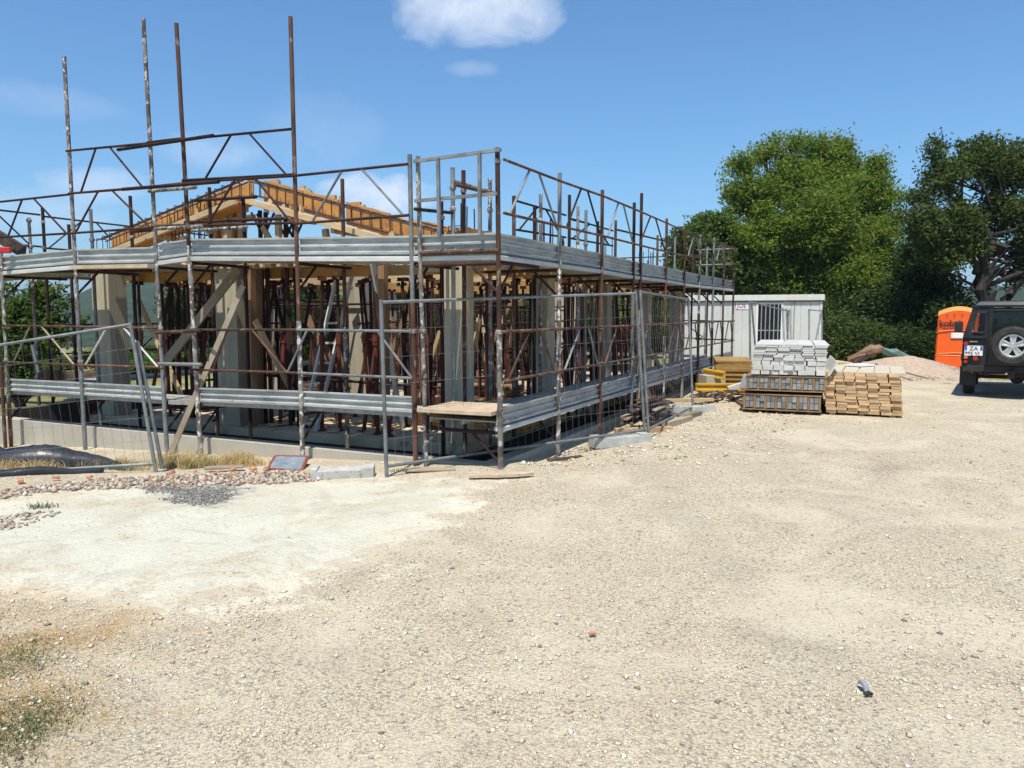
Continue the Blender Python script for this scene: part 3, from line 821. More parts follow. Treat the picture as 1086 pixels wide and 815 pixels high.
for (s, dz) in ((s_r - .55, .0), (s_r + .55, .0), (s_r + 1.4, .0), (s_r - 1.5, .0)):
    mb = MB(); zt_ = z_r - abs(s - s_r) * k_ - .1; mb.beam(Lp(s, 1.55, 2.42), Lp(s + rnd.uniform(-.1, .1), 1.55, zt_), .07, .08, up=UL); part('post', mb, M['timber'], fm)
    mb = MB(); mb.beam(Lp(s, 1.6, 2.5), Lp(s + rnd.uniform(.3, .7) * rnd.choice([-1, 1]), 1.6, zt_ - .15), .03, .09); part('brace', mb, M['timber'], fm)
# second and third frames further back
slope_form(6.3, s_r, z_r - .05, 1.1, z_re2, hgt, 4); slope_form(6.3, s_r, z_r - .05, 8.45, z_le, hgt, 4)
slope_form(11.5, s_r, z_r - .05, 1.1, z_re2, hgt, 3, joist=False); slope_form(11.5, s_r, z_r - .05, 8.45, z_le, hgt, 3, joist=False)
print('gable', s_r, z_r, z_rt, z_re2, z_le)
# ring beams along the eaves and ends
def eave(s, t0, t1, z, h, side):
    mb = MB(); mb.beam(Lp(s, t0, z + h / 2), Lp(s, t1, z + h / 2), .022, h); part('plywood_panel', mb, M['ply'], fm)
    mb = MB(); mb.beam(Lp(s + side * .28, t0, z + h / 2 - .02), Lp(s + side * .28, t1, z + h / 2 - .02), .022, h - .05); part('plywood_panel', mb, M['ply'], fm)
    mb = MB(); mb.beam(Lp(s + side * .14, t0, z - .015), Lp(s + side * .14, t1, z - .015), .36, .025); part('soffit_board', mb, M['ply'], fm)
    mb = MB()
    for o in (-.10, .38): mb.beam(Lp(s + side * o, t0, z - .075), Lp(s + side * o, t1, z - .075), .08, .085)
    part('bearer', mb, M['timber_grey'], fm)
    k = int((t1 - t0) / .6)
    for i in range(k):
        t = t0 + (i + .5) * (t1 - t0) / k
        mb = MB(); mb.beam(Lp(s - side * .3, t, z - .16), Lp(s + side * .75, t, z - .16), .07, .08); part('joist', mb, M['orange_beam'] if i % 3 else M['timber'], fm)
    mb = MB()
    for o in (.05, .23):
        for dz in (.06, h - .04): mb.tube(Lp(s + side * o, t0, z + dz), Lp(s + side * o, t1, z + dz), .01, 5)
    k = int((t1 - t0) / .25)
    for i in range(k):
        t = t0 + i * .25
        c = [Lp(s + side * .05, t, z + .05), Lp(s + side * .05, t, z + h + .02), Lp(s + side * .23, t, z + h + .02), Lp(s + side * .23, t, z + .05)]
        for i_ in range(4): mb.tube(c[i_], c[(i_ + 1) % 4], .006, 4)
    part('rebar_cage', mb, M['rebar'], fm)
eave(1.17, 1.3, 14.2, 2.46, .34, 1); eave(8.4, 1.3, 14.2, 2.46, .30, -1)
mb = MB(); mb.beam(Lp(1.2, 14.1, 2.6), Lp(8.4, 14.1, 2.6), .05, .32); part('plywood_panel', mb, M['ply'], fm)
# floor-level joist grid seen from below
for t in (1.75, 4.2, 7.6, 10.6):
    for (sa, sb) in ((1.5, 4.6), (4.6, 8.1)):
        mb = MB(); mb.beam(Lp(sa, t, 2.31), Lp(sb, t + rnd.uniform(-.1, .1), 2.31), .08, .14); part('bearer', mb, M['orange_beam'] if rnd.random() < .6 else M['timber'], fm)
for s0 in (5.3, 2.9):
    for k in range(9):
        s = s0 + k * .32
        mb = MB(); mb.beam(Lp(s, 1.2, 2.40), Lp(s, 2.5 + rnd.uniform(-.1, .3), 2.40), .07, .05); part('joist', mb, M['timber'], fm)
    mb = MB(); boxst(mb, s0, s0 + 2.5, 1.35, 2.2, 2.43, 2.452); part('soffit_board', mb, M['ply'], fm)
mb = MB(); boxst(mb, 3.0, 6.5, 6.0, 6.9, 2.40, 2.42); part('soffit_board', mb, M['ply'], fm)
mb = MB(); boxst(mb, 2.0, 7.8, 10.9, 11.9, 2.40, 2.42); part('soffit_board', mb, M['ply'], fm)
# plywood box of the gable post below the ridge
a = LL(232, 256, 1.9); b = LL(262, 222, 1.9)
mb = MB(); boxst(mb, b[0], a[0], 1.86, 1.885, 2.45, b[1]); part('plywood_panel', mb, M['ply'], fm)
for k in range(4):
    s = b[0] + (a[0] - b[0]) * (k + .3) / 3.6
    mb = MB(); mb.beam(Lp(s, 1.80, 2.45), Lp(s, 1.80, b[1] - .04), .06, .07, up=UL); part('stud', mb, M['timber'], fm)
mb = MB(); mb.beam(Lp(b[0] - .25, 1.80, z_r - .22), Lp(a[0] + .5, 1.80, z_r - .2 - .12), .06, .09); part('edge_timber', mb, M['timber'], fm)
# starter bars above columns
for (s, t, n_, z0, hh) in ((1.3, 4.2, 7, 2.6, .62), (1.3, 7.2, 6, 2.6, .6), (1.3, 10.1, 6, 2.6, .6), (6.1, 1.6, 5, 2.9, .62), (6.6, 1.6, 5, 2.8, .5), (7.6, 1.6, 5, 2.55, .55), (1.3, 1.6, 6, 2.6, .55), (1.5, 5.6, 5, 2.6, .5)):
    mb = MB()
    for k in range(n_):
        s1 = s + rnd.uniform(-.14, .14); t1 = t + rnd.uniform(-.14, .14)
        mb.tube(Lp(s1, t1, z0 - .1), Lp(s1 + rnd.uniform(-.02, .02), t1, z0 + hh * rnd.uniform(.8, 1.05)), .009, 5)
    part('starter_bars', mb, M['rebar'] if s > 3 else M['rust_dark'], fm)

# ================================================================ steel props (one prototype in three finishes, copied)
def prop_proto(i, mat_out, mat_in, label, group, H):
    t = thing('steel_prop', label, 'steel prop', (0, 0, 0), group)
    mb = MB(); mb.tube((0, 0, .012), (0, 0, H * .62), .030, 8); part('outer_tube', mb, mat_out, t, smooth='auto')
    mb = MB(); mb.tube((0, 0, H * .60), (0, 0, H - .01), .024, 8); part('inner_tube', mb, mat_in, t, smooth='auto')
    mb = MB(); mb.tube((0, 0, H * .575), (0, 0, H * .64), .044, 8); mb.tube((-.09, 0, H * .60), (.09, .02, H * .612), .008, 5); part('collar', mb, mat_out, t)
    mb = MB(); mb.box((0, 0, .006), (.14, .14, .012)); part('base_plate', mb, mat_out, t)
    mb = MB(); mb.box((0, 0, H - .005), (.14, .12, .012))
    for sx in (-.06, .06): mb.box((sx, 0, H + .02), (.012, .10, .05))
    part('head_plate', mb, mat_out, t)
    return t
PR = [prop_proto(0, M['rust_dark'], M['rust_dark'], 'dark rusty steel prop standing on the slab inside the concrete frame', 'dark rusty props under the formwork', 2.22),
      prop_proto(1, M['red_steel'], M['rust_dark'], 'faded red steel prop standing on the slab inside the concrete frame', 'faded red props under the formwork', 2.22)]
first = [True, True]
def place_prop(s, t, kind, lx=0.0, ly=0.0, z=-.02, hs=1.0):
    if first[kind]: o = PR[kind]; first[kind] = False
    else: o = copy_tree(PR[kind])
    p = Lp(s, t, z); o.location = p
    o.rotation_euler = (lx, ly, rnd.uniform(0, 3)); o.scale = (1, 1, hs)
rows = []
for s in (1.45, 2.0): rows += [(s, t) for t in np.arange(2.0, 13.6, .62)]
for s in (8.0, 7.5): rows += [(s, t) for t in np.arange(2.2, 13.6, .85)]
rows += [(2.6, t) for t in np.arange(2.6, 13.2, .8)] + [(6.4, t) for t in np.arange(2.6, 13.2, 1.1)]
for t in (1.75, 2.45, 6.5, 11.2): rows += [(s, t) for s in np.arange(2.2, 8.0, .62)]
for s in (3.6, 5.2): rows += [(s, t) for t in np.arange(4, 13, 1.25)]
for (s, t) in rows:
    lean = rnd.random() < .42
    k = 1 if rnd.random() < .3 else 0
    a = rnd.uniform(-.16, .16) if lean else rnd.uniform(-.02, .02)
    b = rnd.uniform(-.16, .16) if lean else rnd.uniform(-.02, .02)
    place_prop(s + rnd.uniform(-.12, .12), t + rnd.uniform(-.14, .14), k, a, b)
# raking props leaning against the gable columns and the ones holding the ridge
for k in range(46):
    place_prop(rnd.uniform(1.5, 7.9), rnd.choice([rnd.uniform(1.5, 4.0), rnd.uniform(4, 13)]), int(rnd.random() < .55), rnd.uniform(-.22, .22), rnd.uniform(-.22, .22))
for (s, t, lx, ly) in ((7.5, 1.6, .15, -.12), (6.6, 1.7, .12, .1), (4.6, 1.6, 0, .1), (3.7, 1.5, 0, -.12), (3.1, 1.7, .1, .12), (2.5, 1.5, 0, -.08)):
    place_prop(s, t, 1, lx, ly)
def rp(name, a, b, w_, h_, mat, label, cat, group=None):
    mb = MB(); mb.beam(a, b, w_, h_); o = part(name, mb, mat, bevel=.003, loc=a); tag(o, label, cat, group); return o
for (px, py, h_) in ((276, 1.95, 1), (282, 1.95, 1), (303, 1.95, 1), (312, 2.0, 1)):
    p = Lx(px, 240, 1.62); s, t = st(p)
    mb = MB(); top = z_r - abs(s - s_r) * k_ - .12
    mb.tube(Lp(s, t, 0), Lp(s, t, top), .035, 8)
    for sg in (-1, 1): mb.tube(Lp(s, t, top - .3), Lp(s + sg * .17, t, top - .02), .018, 6)
    tag(part('forked_prop', mb, M['rust_dark'], smooth='auto', loc=Lp(s, t, 0)), 'tall dark prop with forked head holding the sloping gable beam', 'steel prop', 'tall forked props under the gable beam')

# bracing tubes clamped across the props, and clutter on the slab
for k in range(26):
    z = rnd.choice([.62, 1.05, 1.5, 1.85]) + rnd.uniform(-.08, .08)
    if k % 2: a = Lp(1.5, rnd.uniform(1.9, 12), z); b = a + UL * rnd.uniform(2.5, 6) + Vector((0, 0, rnd.uniform(-.12, .12)))
    else: a = Lp(rnd.uniform(1.5, 7.8), rnd.uniform(1.8, 5), z); b = a + UR * rnd.uniform(3, 8) + Vector((0, 0, rnd.uniform(-.12, .12)))
    mb = MB(); mb.tube(a, b, .022, 6); tag(part('bracing_tube', mb, M['rust_dark'], loc=a), 'dark tube tied across the props inside the house frame', 'tube', 'bracing tubes tied across the props')
for k in range(22):
    a = Lp(rnd.uniform(1.8, 7.5), rnd.uniform(1.8, 9), .0); d = (UL * rnd.uniform(-1, 1) + UR * rnd.uniform(-.6, .6)).normalized()
    b = a + d * rnd.uniform(.5, 1.3) + Vector((0, 0, rnd.uniform(1.5, 2.3)))
    mb = MB(); mb.beam(a, b, .03, .09); tag(part('raking_timber', mb, M['timber_brown'] if k % 3 else M['timber'], loc=a), 'slanting timber strut wedged among the props inside the house', 'strut', 'slanting timber struts inside the house')
for (s, t, L, hh, mt, lab) in ((6.3, 5.0, 2.2, .35, 'timber_dark', 'dark stack of boards on the slab behind the broad gable column'), (4.2, 6.2, 1.8, .42, 'timber_dark', 'dark stack of boards on the slab behind the ladder'), (2.7, 4.6, 1.5, .5, 'timber_brown', 'brown stack of boards on the slab behind the corner column')):
    t_ = thing('board_stack', lab, 'board stack', Lp(s, t, 0))
    for q in range(int(hh / .06)):
        mb = MB(); mb.box(Lp(s + rnd.uniform(-.05, .05), t + rnd.uniform(-.05, .05), .01 + q * .06), (L, .5, .045), math.atan2(UL.y, UL.x) + rnd.uniform(-.06, .06)); part('board', mb, M[mt], t_)

# raking boards and posts
rp('raking_board', Lx(181, 481, -.12), Lx(258, 303, .25), .025, .075, M['timber_grey'], 'long pale raking board leaning from the grass up to the upper scaffold deck', 'board')
rp('diagonal_plank', Lx(176, 384, .75), Lx(253, 285, .95), .04, .13, M['timber_grey'], 'wide grey plank slanting up behind the raking board beside the broad column', 'plank')
rp('leaning_board', Lp(2.75, 2.2, 0), Lx(395, 279, 1.3), .03, .12, M['white_wood'], 'whitish board leaning against the slim column to the right of the ladder', 'board')
rp('timber_post', Lx(409, 445, 1.15), Lx(406, 282, 1.15), .10, .10, M['timber_brown'], 'square brown timber post between the ladder and the corner column', 'timber post')
rp('timber_post', Lx(268, 452, 1.3), Lx(266, 284, 1.3), .11, .09, M['timber_brown'], 'brown timber post just right of the broad gable column', 'timber post')
rp('timber_post', Lx(276, 450, 1.5), Lx(274, 284, 1.5), .07, .09, M['timber_brown'], 'second thinner brown post beside the broad gable column', 'timber post')
rp('diagonal_plank', Rx(718, 422, .35), Rx(672, 340, .5), .03, .11, M['timber_grey'], 'brown plank leaning on the side scaffold behind the stick pile', 'plank')
rp('diagonal_plank', Rx(702, 440, .1), Rx(664, 345, .2), .05, .06, M['rust'], 'thin dark rusty strut crossing in front of the stick pile planks', 'strut')
rp('leaning_board', Rx(690, 425, .4), Rx(676, 390, .55), .03, .14, M['timber'], 'short pale plank standing behind the stick pile', 'plank')
rp('wood_stake', W(41, 395, 13.2), W(34, 366, 13.2), .04, .04, M['white_wood'], 'short whitish stake standing beyond the trench at the far left', 'stake')
# small boards hanging among the props in the side bays
for (px, py, a) in ((642, 328, .5), (664, 326, -.2), (506, 352, .3), (552, 322, 1.4)):
    p = Rx(px, py, 1.7); mb = MB(); d = Vector((UR.x * math.sin(a), UR.y * math.sin(a), math.cos(a)))
    mb.beam(p - d * .2, p + d * .2, .02, .11, up=UR); tag(part('loose_board', mb, M['timber'], loc=p), 'short pale board nailed between the props in the side bays', 'board', 'short boards among the side bay props')

# ladder
la = thing('ladder', 'pale worn ladder leaning against the formwork left of the slim column', 'ladder', W(343, 415, 13.4))
bl, br = W(330, 436, 13.3), W(347, 432, 13.6); tl, tr = W(366, 262, 14.5), W(374, 264, 14.6)
bl = W(320, 458, 11.0); br = W(335, 458, 11.05); tl = W(363, 268, 11.5); tr = W(379, 268, 11.55)
for a, b in ((bl, tl), (br, tr)):
    mb = MB(); mb.beam(a, b, .03, .06, up=UR); part('side_rail', mb, M['white_wood'], la)
for k in range(9):
    f = (k + .4) / 9
    mb = MB(); mb.beam(bl.lerp(tl, f), br.lerp(tr, f), .04, .03); part('rung', mb, M['white_wood'], la)

# things on the slab
t = Lp(2.6, 2.4, 0)
def stack_sheets(name, label, cat, group, base, L, Wd, th, n_, mat, rz, jit=.03):
    pr = None
    for k in range(n_):
        if pr is None:
            mb = MB(); mb.box((0, 0, th / 2), (L, Wd, th * .93)); pr = part(name, mb, mat, bevel=.003, loc=(0, 0, 0)); o = pr
        else: o = pr.copy(); COL.objects.link(o)
        o.location = Vector(base) + Vector((rnd.uniform(-jit, jit), rnd.uniform(-jit, jit), k * th)); o.rotation_euler = (0, 0, rz + rnd.uniform(-.02, .02))
        tag(o, label, cat, group)
yaw = math.atan2(UR.y, UR.x)
p = Rx(503, 392, 1.9); stack_sheets('plywood_sheet', 'orange plywood sheet in the pile on the slab right of the corner column', 'plywood sheet', 'plywood sheets on the slab', (p.x, p.y, -.018), 1.9, .6, .045, 9, M['ply'], yaw + math.pi / 2, .04)
for k, (px, py, L, a) in enumerate(((345, 437, 2.6, .1), (390, 446, 1.8, -.2), (300, 440, 2.0, .3), (420, 452, 1.5, .05), (360, 452, 1.2, .5), (330, 447, 1.4, -.4), (620, 398, 1.6, 1.2), (600, 405, 1.6, 1.4))):
    q = gnd(px, py, 0); mb = MB(); mb.box((0, 0, .012), (L, .16, .024)); o = part('loose_plank', mb, M['timber'], loc=(0, 0, 0)); o.location = (q.x, q.y, -.018 + .003 * k); o.rotation_euler = (0, 0, yaw + a)
    tag(o, 'pale sawn plank lying loose on the sunlit slab', 'plank', 'loose planks on the slab')
p = Rx(585, 395, 2.4)
mb = MB(); mb.box(p, (.5, .12, .62), yaw); tag(part('insulation_sheet', mb, M['blue_sheet'], bevel=.01, loc=p), 'faded blue panel standing between the props in the side bays', 'panel')
# ================================================================ scaffolding
def clamp(p, parent, mat=None, r=.036):
    mb = MB(); mb.box(p, (r * 2.1, r * 1.7, r * 1.5), rnd.uniform(0, 3), rot=None)
    return part('coupler', mb, mat or M['coupler'], parent, bevel=.012)
POLER = .0265
def pole(parent, a, b, mat, clamps=(), mat2=None, f2=.5):
    """upright tube; mat2 = finish of the lower length"""
    mb = MB()
    mb.tube(a, b, POLER, 10)
    o = part('pole', mb, mat, parent, smooth='auto')
    if mat2 is not None:
        m2 = MB(); q = Vector(a).lerp(b, f2); m2.tube(a, q, POLER + .004, 10); part('lower_length', m2, mat2, o, smooth='auto')
    for z in clamps:
        a_, b_ = Vector(a), Vector(b); f = (z - a_.z) / (b_.z - a_.z)
        clamp(a_.lerp(b_, f), o)
    return o
def truss(parent, a_top, b_top, a_bot, b_bot, mat, diag_mat=None, fr=((.42, .04), (.58, .90)), r=.0165):
    """guard frame: two chords and two spread diagonals"""
    mb = MB(); mb.tube(a_top, b_top, r, 8); mb.tube(a_bot, b_bot, r, 8)
    A, B, C, D_ = Vector(a_top), Vector(b_top), Vector(a_bot), Vector(b_bot)
    if diag_mat is None:
        for ft, fb in fr: mb.tube(A.lerp(B, ft), C.lerp(D_, fb), r * .85, 8)
    o = part('guard_frame', mb, mat, parent, smooth='auto')
    if diag_mat is not None:
        for ft, fb in fr:
            m2 = MB(); m2.tube(A.lerp(B, ft), C.lerp(D_, fb), r * .85, 8); part('diagonal', m2, diag_mat, o, smooth='auto')
    return o
TOEP = lambda h: [(.012, 0), (-.022, .004), (-.022, .03), (.008, .045), (.008, h * .40), (-.016, h * .46), (-.016, h * .54), (.008, h * .61), (.008, h * .84), (-.024, h * .90), (-.024, h), (.020, h), (.020, 0)]
def toe(parent, p0, p1, nin, h=.21, mat=None):
    mb = MB(); mb.prism(TOEP(h), p0, p1, nin); return part('toe_board', mb, mat or M['toe'], parent)
def deck(parent, p0, p1, nin, width, mat=None, n_=2, lip=True):
    """n_ steel planks side by side, each with a folded edge"""
    wv = width / n_
    for k in range(n_):
        mb = MB(); o0 = k * wv + .004; o1 = (k + 1) * wv - .004
        mb.prism([(o0, -.055), (o0 + .012, -.055), (o0 + .012, -.012), (o1 - .012, -.012), (o1 - .012, -.055), (o1, -.055), (o1, 0), (o0, 0)], p0, p1, nin)
        part('deck_plank', mb, mat or M['deck'], parent)
def lip(parent, p0, p1, nin):
    mb = MB(); mb.prism([(-.035, -.075), (-.035, -.03), (-.025, -.022), (.05, -.022), (.05, -.075)], p0, p1, nin); return part('deck_edge', mb, M['deck_edge'], parent)
def bracket(parent, pole_p, nin, width, zdeck, mat):
    mb = MB(); a = Vector((pole_p.x, pole_p.y, zdeck - .085))
    mb.tube(a, a + nin * (width + .1), .021, 8)
    mb.tube(a + Vector((0, 0, -.34)), a + nin * .36, .016, 6)
    part('transom', mb, mat, parent, smooth='auto')

# ---------------- gable side
ga = thing('scaffolding', 'rusty tube scaffolding with two metal decks along the gable side facing the yard', 'scaffolding', Lp(4.5, 0, -.2))
rng = random.Random(5)
def lpole(xb, yb, xt, yt, mat, clamps=(), off=0.0, mat2=None, f2=.5, par=ga):
    a = Lx(xb, yb, off); b = Lx(xt, yt, off)
    a.z = min(a.z, zgp(a.x, a.y)) - .03
    return pole(par, a, b, mat, clamps, mat2, f2), a, b
LPOLES = []
for spec in ((12, 477, 1, 268, M['mottled'], (.98, 1.5), M['rust'], .25), (91, 485, 68, 60, M['mottled'], (1.0,), M['galv'], .38),
             (177, 473, 152, 20, M['mottled'], (.98, 1.5, 2.85, 3.35), M['galv'], .26), (213, 480, 187, 25, M['rust'], (.98, 1.5, 2.85, 3.4), M['mottled'], .5),
             (321, 482, 308, 18, M['rust'], (), M['mottled'], .33), (441, 493, 434.5, 164, M['galv'], (1.5,), M['rust'], .55),
             (452, 493, 443, 166, M['mottled'], (1.0, 1.5), None, 0), (531, 500, 527.5, 157, M['rust'], (1.5, 3.3), M['mottled'], .45)):
    o, a, b = lpole(*spec[:4], spec[4], spec[5], 0, spec[6], spec[7]); LPOLES.append((a, b))
lpole(6, 477, 1, 385, M['rust'], (), -.12)
def on_pole(i, z):
    a, b = LPOLES[i]; return a.lerp(b, (z - a.z) / (b.z - a.z))
def chord(i, j, y_i, y_j, x_i=None, x_j=None):
    """end points on poles i and j at the photo heights y_i, y_j"""
    def f(i, y):
        a, b = LPOLES[i]; lo, hi = 0.0, 1.0
        for _ in range(30):
            m = (lo + hi) / 2; p = a.lerp(b, m)
            r_ = p - Vector((0, 0, EYE)); py = 407.5 - F * (r_.z * cs + r_.y * sn) / (r_.y * cs - r_.z * sn)
            if py > y: lo = m
            else: hi = m
        return a.lerp(b, lo)
    return f(i, y_i), f(j, y_j)
out_ = UR * -.045
def ltruss(i, j, t0, t1, b0, b1, mat, dm=None, fr=((.42, .04), (.58, .90))):
    a, b = chord(i, j, t0, t1); c, d = chord(i, j, b0, b1)
    truss(ga, a + out_, b + out_, c + out_, d + out_, mat, dm, fr)
left_end = Lx(-60, 222)
# upper guard rail frames
p0 = Lx(-70, 224); p1 = Lx(-70, 258)
a, b = chord(0, 1, 215, 207); c, d = chord(0, 1, 252, 248)
a = Lx(-4, 215.5); c = Lx(-4, 252.5)
truss(ga, a + out_, b + out_, c + out_, d + out_, M['rust_dark'], None, ((.40, .2), (.55, .95)))
truss(ga, p0 + out_, a + out_ * .4, p1 + out_, c + out_ * .4, M['rust_dark'])
ltruss(1, 2, 206, 199.5, 248, 242, M['rust_dark'], None, ((.38, .06), (.55, .98)))
ltruss(2, 3, 199, 195, 240, 239, M['rust'], None, ())
ltruss(3, 4, 194.5, 187.5, 240, 237, M['rust_dark'], None, ((.50, .22), (.68, .98)))
ltruss(4, 5, 187.5, 175, 238, 229, M['rust_dark'], M['galv'], ((.45, .17), (.62, .96)))
# topmost frames
ltruss(1, 2, 161, 153, 206, 199, M['rust_dark'], None, ((.38, .16), (.55, .92)))
ltruss(2, 3, 152, 148, 203, 200, M['rust_dark'], None, ())
ltruss(3, 4, 149, 138, 192, 186, M['rust_dark'], None, ((.48, .22), (.64, .95)))
def ltube(x0, y0, x1, y1, off, mat, r=.024, name='ledger', par=ga):
    mb = MB(); mb.tube(Lx(x0, y0, off), Lx(x1, y1, off), r, 8); return part(name, mb, mat, par, smooth='auto')
ltube(125, 159, 226, 144, -.10, M['rust_dark']); ltube(130, 201, 232, 193, -.10, M['rust_dark']); ltube(158, 203, 208, 199, -.14, M['mottled'])
ltube(140, 246, 204, 239, .09, M['rust_dark']); ltube(165, 353, 212, 351, -.1, M['rust'], name='short_ledger')
ltube(168, 386, 214, 387, -.1, M['galv'], name='short_ledger')
# hollow-section guard between the corner poles
g1, g2 = LPOLES[6][1], LPOLES[7][1]
def sq(a, b, mat, w_=.034, par=ga, name='guard_frame'):
    mb = MB(); mb.beam(a, b, w_, w_); return part(name, mb, mat, par)
sq(Lx(439, 171.5, -.05), Lx(531, 159, -.05), M['galv']); sq(Lx(440, 213.5, -.05), Lx(527, 205.5, -.05), M['galv'])
sq(Lx(464.5, 168, -.09), Lx(466, 252, -.09), M['galv']); sq(Lx(508.5, 162, -.09), Lx(509, 250, -.09), M['galv'])
# lower guard frames
ltruss(0, 1, 345.5, 346.5, 384, 387, M['rust'], M['timber_grey'], ((.55, .95), (.40, .14)))
ltruss(1, 2, 346.5, 348, 387, 389.5, M['rust'], M['white_wood'], ((.60, .98), (.40, .1)))
ltruss(3, 4, 350, 350, 392, 395.5, M['rust'], M['rust'], ((.36, .20), (.60, .90)))
ltruss(4, 5, 350, 351.5, 395.5, 401, M['galv'], M['galv'], ((.10, -.10), (.72, 1.0)))
# upper toe boards and decks on the gable side
ufz = [(0, 272), (1, 264.5), (2, 259), (3, 253.5), (4, 252), (5, 250), (7, 246.5)]
def Pz(i, y):
    return chord(i, i, y, y)[0]
DW = .95
for (i, yi), (j, yj) in zip(ufz[:-1], ufz[1:]):
    a, b = Pz(i, yi), Pz(j, yj)
    if i == 0: a = Lx(-4, 272.5)
    a.z -= .21; b.z -= .21
    if i == 1: b = Lp(*[st(Lx(163, 262))[0], 0, Lx(163, 262).z - .21])
    e = (b - a).normalized() * .02
    toe(ga, a + e + UR * .03, b - e + UR * .03, UR, .21); lip(ga, a + e + UR * .03, b - e + UR * .03, UR)
    deck(ga, a + e + UR * .045 + Vector((0, 0, .0)), b - e + UR * .045, UR, DW)
a = Lx(-4, 272.5); a.z -= .21; b = Lx(-90, 282); b.z -= .21
toe(ga, b + UR * .03, a + UR * .03, UR, .21); deck(ga, b + UR * .045, a + UR * .045, UR, DW)
for i in (0, 1, 2, 3, 4, 5, 7):
    y = dict(ufz)[i]; p = Pz(i, y); bracket(ga, p, UR, DW, p.z - .23, M['rust_dark'])
# extra sunlit deck plank lip seen under the toe boards
mb = MB(); a = Lx(82, 284, -.03); b = Lx(163, 282.5, -.03); mb.beam(a, b, .2, .05); part('deck_plank', mb, M['pale_rough'], ga)
ltube(30, 288, 160, 287.5, .35, M['rust_dark'])
ltube(446, 268.5, 529, 266, -.02, M['rust'])
for k in range(7):
    p = Lx(462 + k * 10.5, 265.5, .02); clamp(p, ga, M['galv'], .02)
# lower toe boards and decks
lfz = [(0, 402), (1, 406), (2, 410.5), (3, 411.5), (4, 415), (5, 421)]
for (i, yi), (j, yj) in zip(lfz[:-1], lfz[1:]):
    a, b = Pz(i, yi), Pz(j, yj); hh = .19
    a.z -= hh; b.z -= hh
    e = (b - a).normalized() * .02
    if i != 2: toe(ga, a + e + UR * .03, b - e + UR * .03, UR, hh)
    deck(ga, a + e + UR * .045, b - e + UR * .045, UR, .6, M['deck'], 2)
    bracket(ga, Pz(i, yi), UR, .62, a.z - .02, M['rust_dark'])
# inner row of the gable scaffold
for (x, yt, m_, m2) in ((363, 190, M['rust'], M['mottled']), (258, 212, M['rust_dark'], None), (222, 199, M['rust_dark'], None), (138, 208, M['rust_dark'], None), (96, 222, M['galv'], None), (468, 214, M['rust_dark'], None)):
    b = Lx(x, yt, 1.05); a = b.copy(); a.z = -.9
    pole(ga, a, b, m_, (2.9,) if m2 is None else (), m2, .55)
ltube(204, 213, 272, 209, 1.0, M['rust_dark']); ltube(165, 243, 215, 240, -.1, M['mottled']); ltube(204, 245, 262, 241, 1.0, M['mottled'])
ltube(196, 236, 300, 232, 1.0, M['rust_dark'])
# red box clamped to the end of the scaffold
p = Lx(4, 265.5, -.1); mb = MB(); mb.box(p, (.19, .1, .09), .3); tag(part('red_crate', mb, M['red_plastic'], bevel=.012, loc=p), 'small red box fixed to the scaffold at the far left end', 'box')
# loose dark planks at the left end
rp('scaffold_board', Lx(-6, 248, .4), Lx(26, 268, .3), .05, .2, M['timber_dark'], 'dark plank propped on the upper deck at the far left', 'plank')

# ---------------- long side
sa = thing('scaffolding', 'long run of tube scaffolding receding along the right hand side of the house', 'scaffolding', Rp(7, 0, -.1))
RP = [Rp(0, 0, 0)]
rspec = [(593.5, 183.6, M['galv'], M['mottled'], .7), (638.6, 201.6, M['rust'], M['rust'], .4), (672.5, 215, M['rust_dark'], M['galv'], .6), (680.2, 205, M['rust_dark'], M['timber_grey'], .5),
         (707, 232, M['rust'], M['mottled'], .4), (726.5, 245, M['rust'], M['mottled'], .4), (743, 249.6, M['mottled'], M['rust'], .5), (757.5, 253, M['galv'], M['rust'], .4), (768.5, 258, M['rust'], M['rust_dark'], .4), (779, 264, M['rust'], M['mottled'], .5)]
RT = []
for (x, yt, m1, m2, f2) in rspec:
    b = Rx(x, yt); s, t = st(b); RT.append(t)
    a = Vector((b.x, b.y, zgp(b.x, b.y) - .04))
    b = b + UR * rng.uniform(-.02, .02)
    pole(sa, a, b, m1, (.98, 1.5) if x < 700 else (1.5,), m2, f2)
    RP.append(a)
tt = [0] + RT
out2 = UL * -.045
def rz_at(x, y): return Rx(x, y).z
topz = [rz_at(531, 170), rz_at(592, 193), rz_at(638, 209), rz_at(672, 223), rz_at(681, 230), rz_at(707, 238), rz_at(726.5, 247), rz_at(743, 253), rz_at(757.5, 257), rz_at(768.5, 261), rz_at(779, 264)]
botz = [rz_at(531, 226.6), rz_at(592, 240.6), rz_at(638, 251), rz_at(672, 259.6), rz_at(681, 264), rz_at(707, 268), rz_at(726.5, 272), rz_at(743, 274.5), rz_at(757.5, 277), rz_at(768.5, 279), rz_at(779, 280.5)]
fz = [rz_at(531, 247.5), rz_at(594, 260), rz_at(639, 269), rz_at(672, 277), rz_at(681, 278), rz_at(707, 283.5), rz_at(726.5, 288), rz_at(743, 291.5), rz_at(757.5, 294), rz_at(768.5, 296), rz_at(779, 298)]
print('topz', [round(z, 2) for z in topz]); print('botz', [round(z, 2) for z in botz]); print('fz', [round(z, 2) for z in fz]); print('tt', [round(z, 2) for z in tt])
idx = [0, 1, 2, 3, 5, 6, 7, 8, 9, 10]
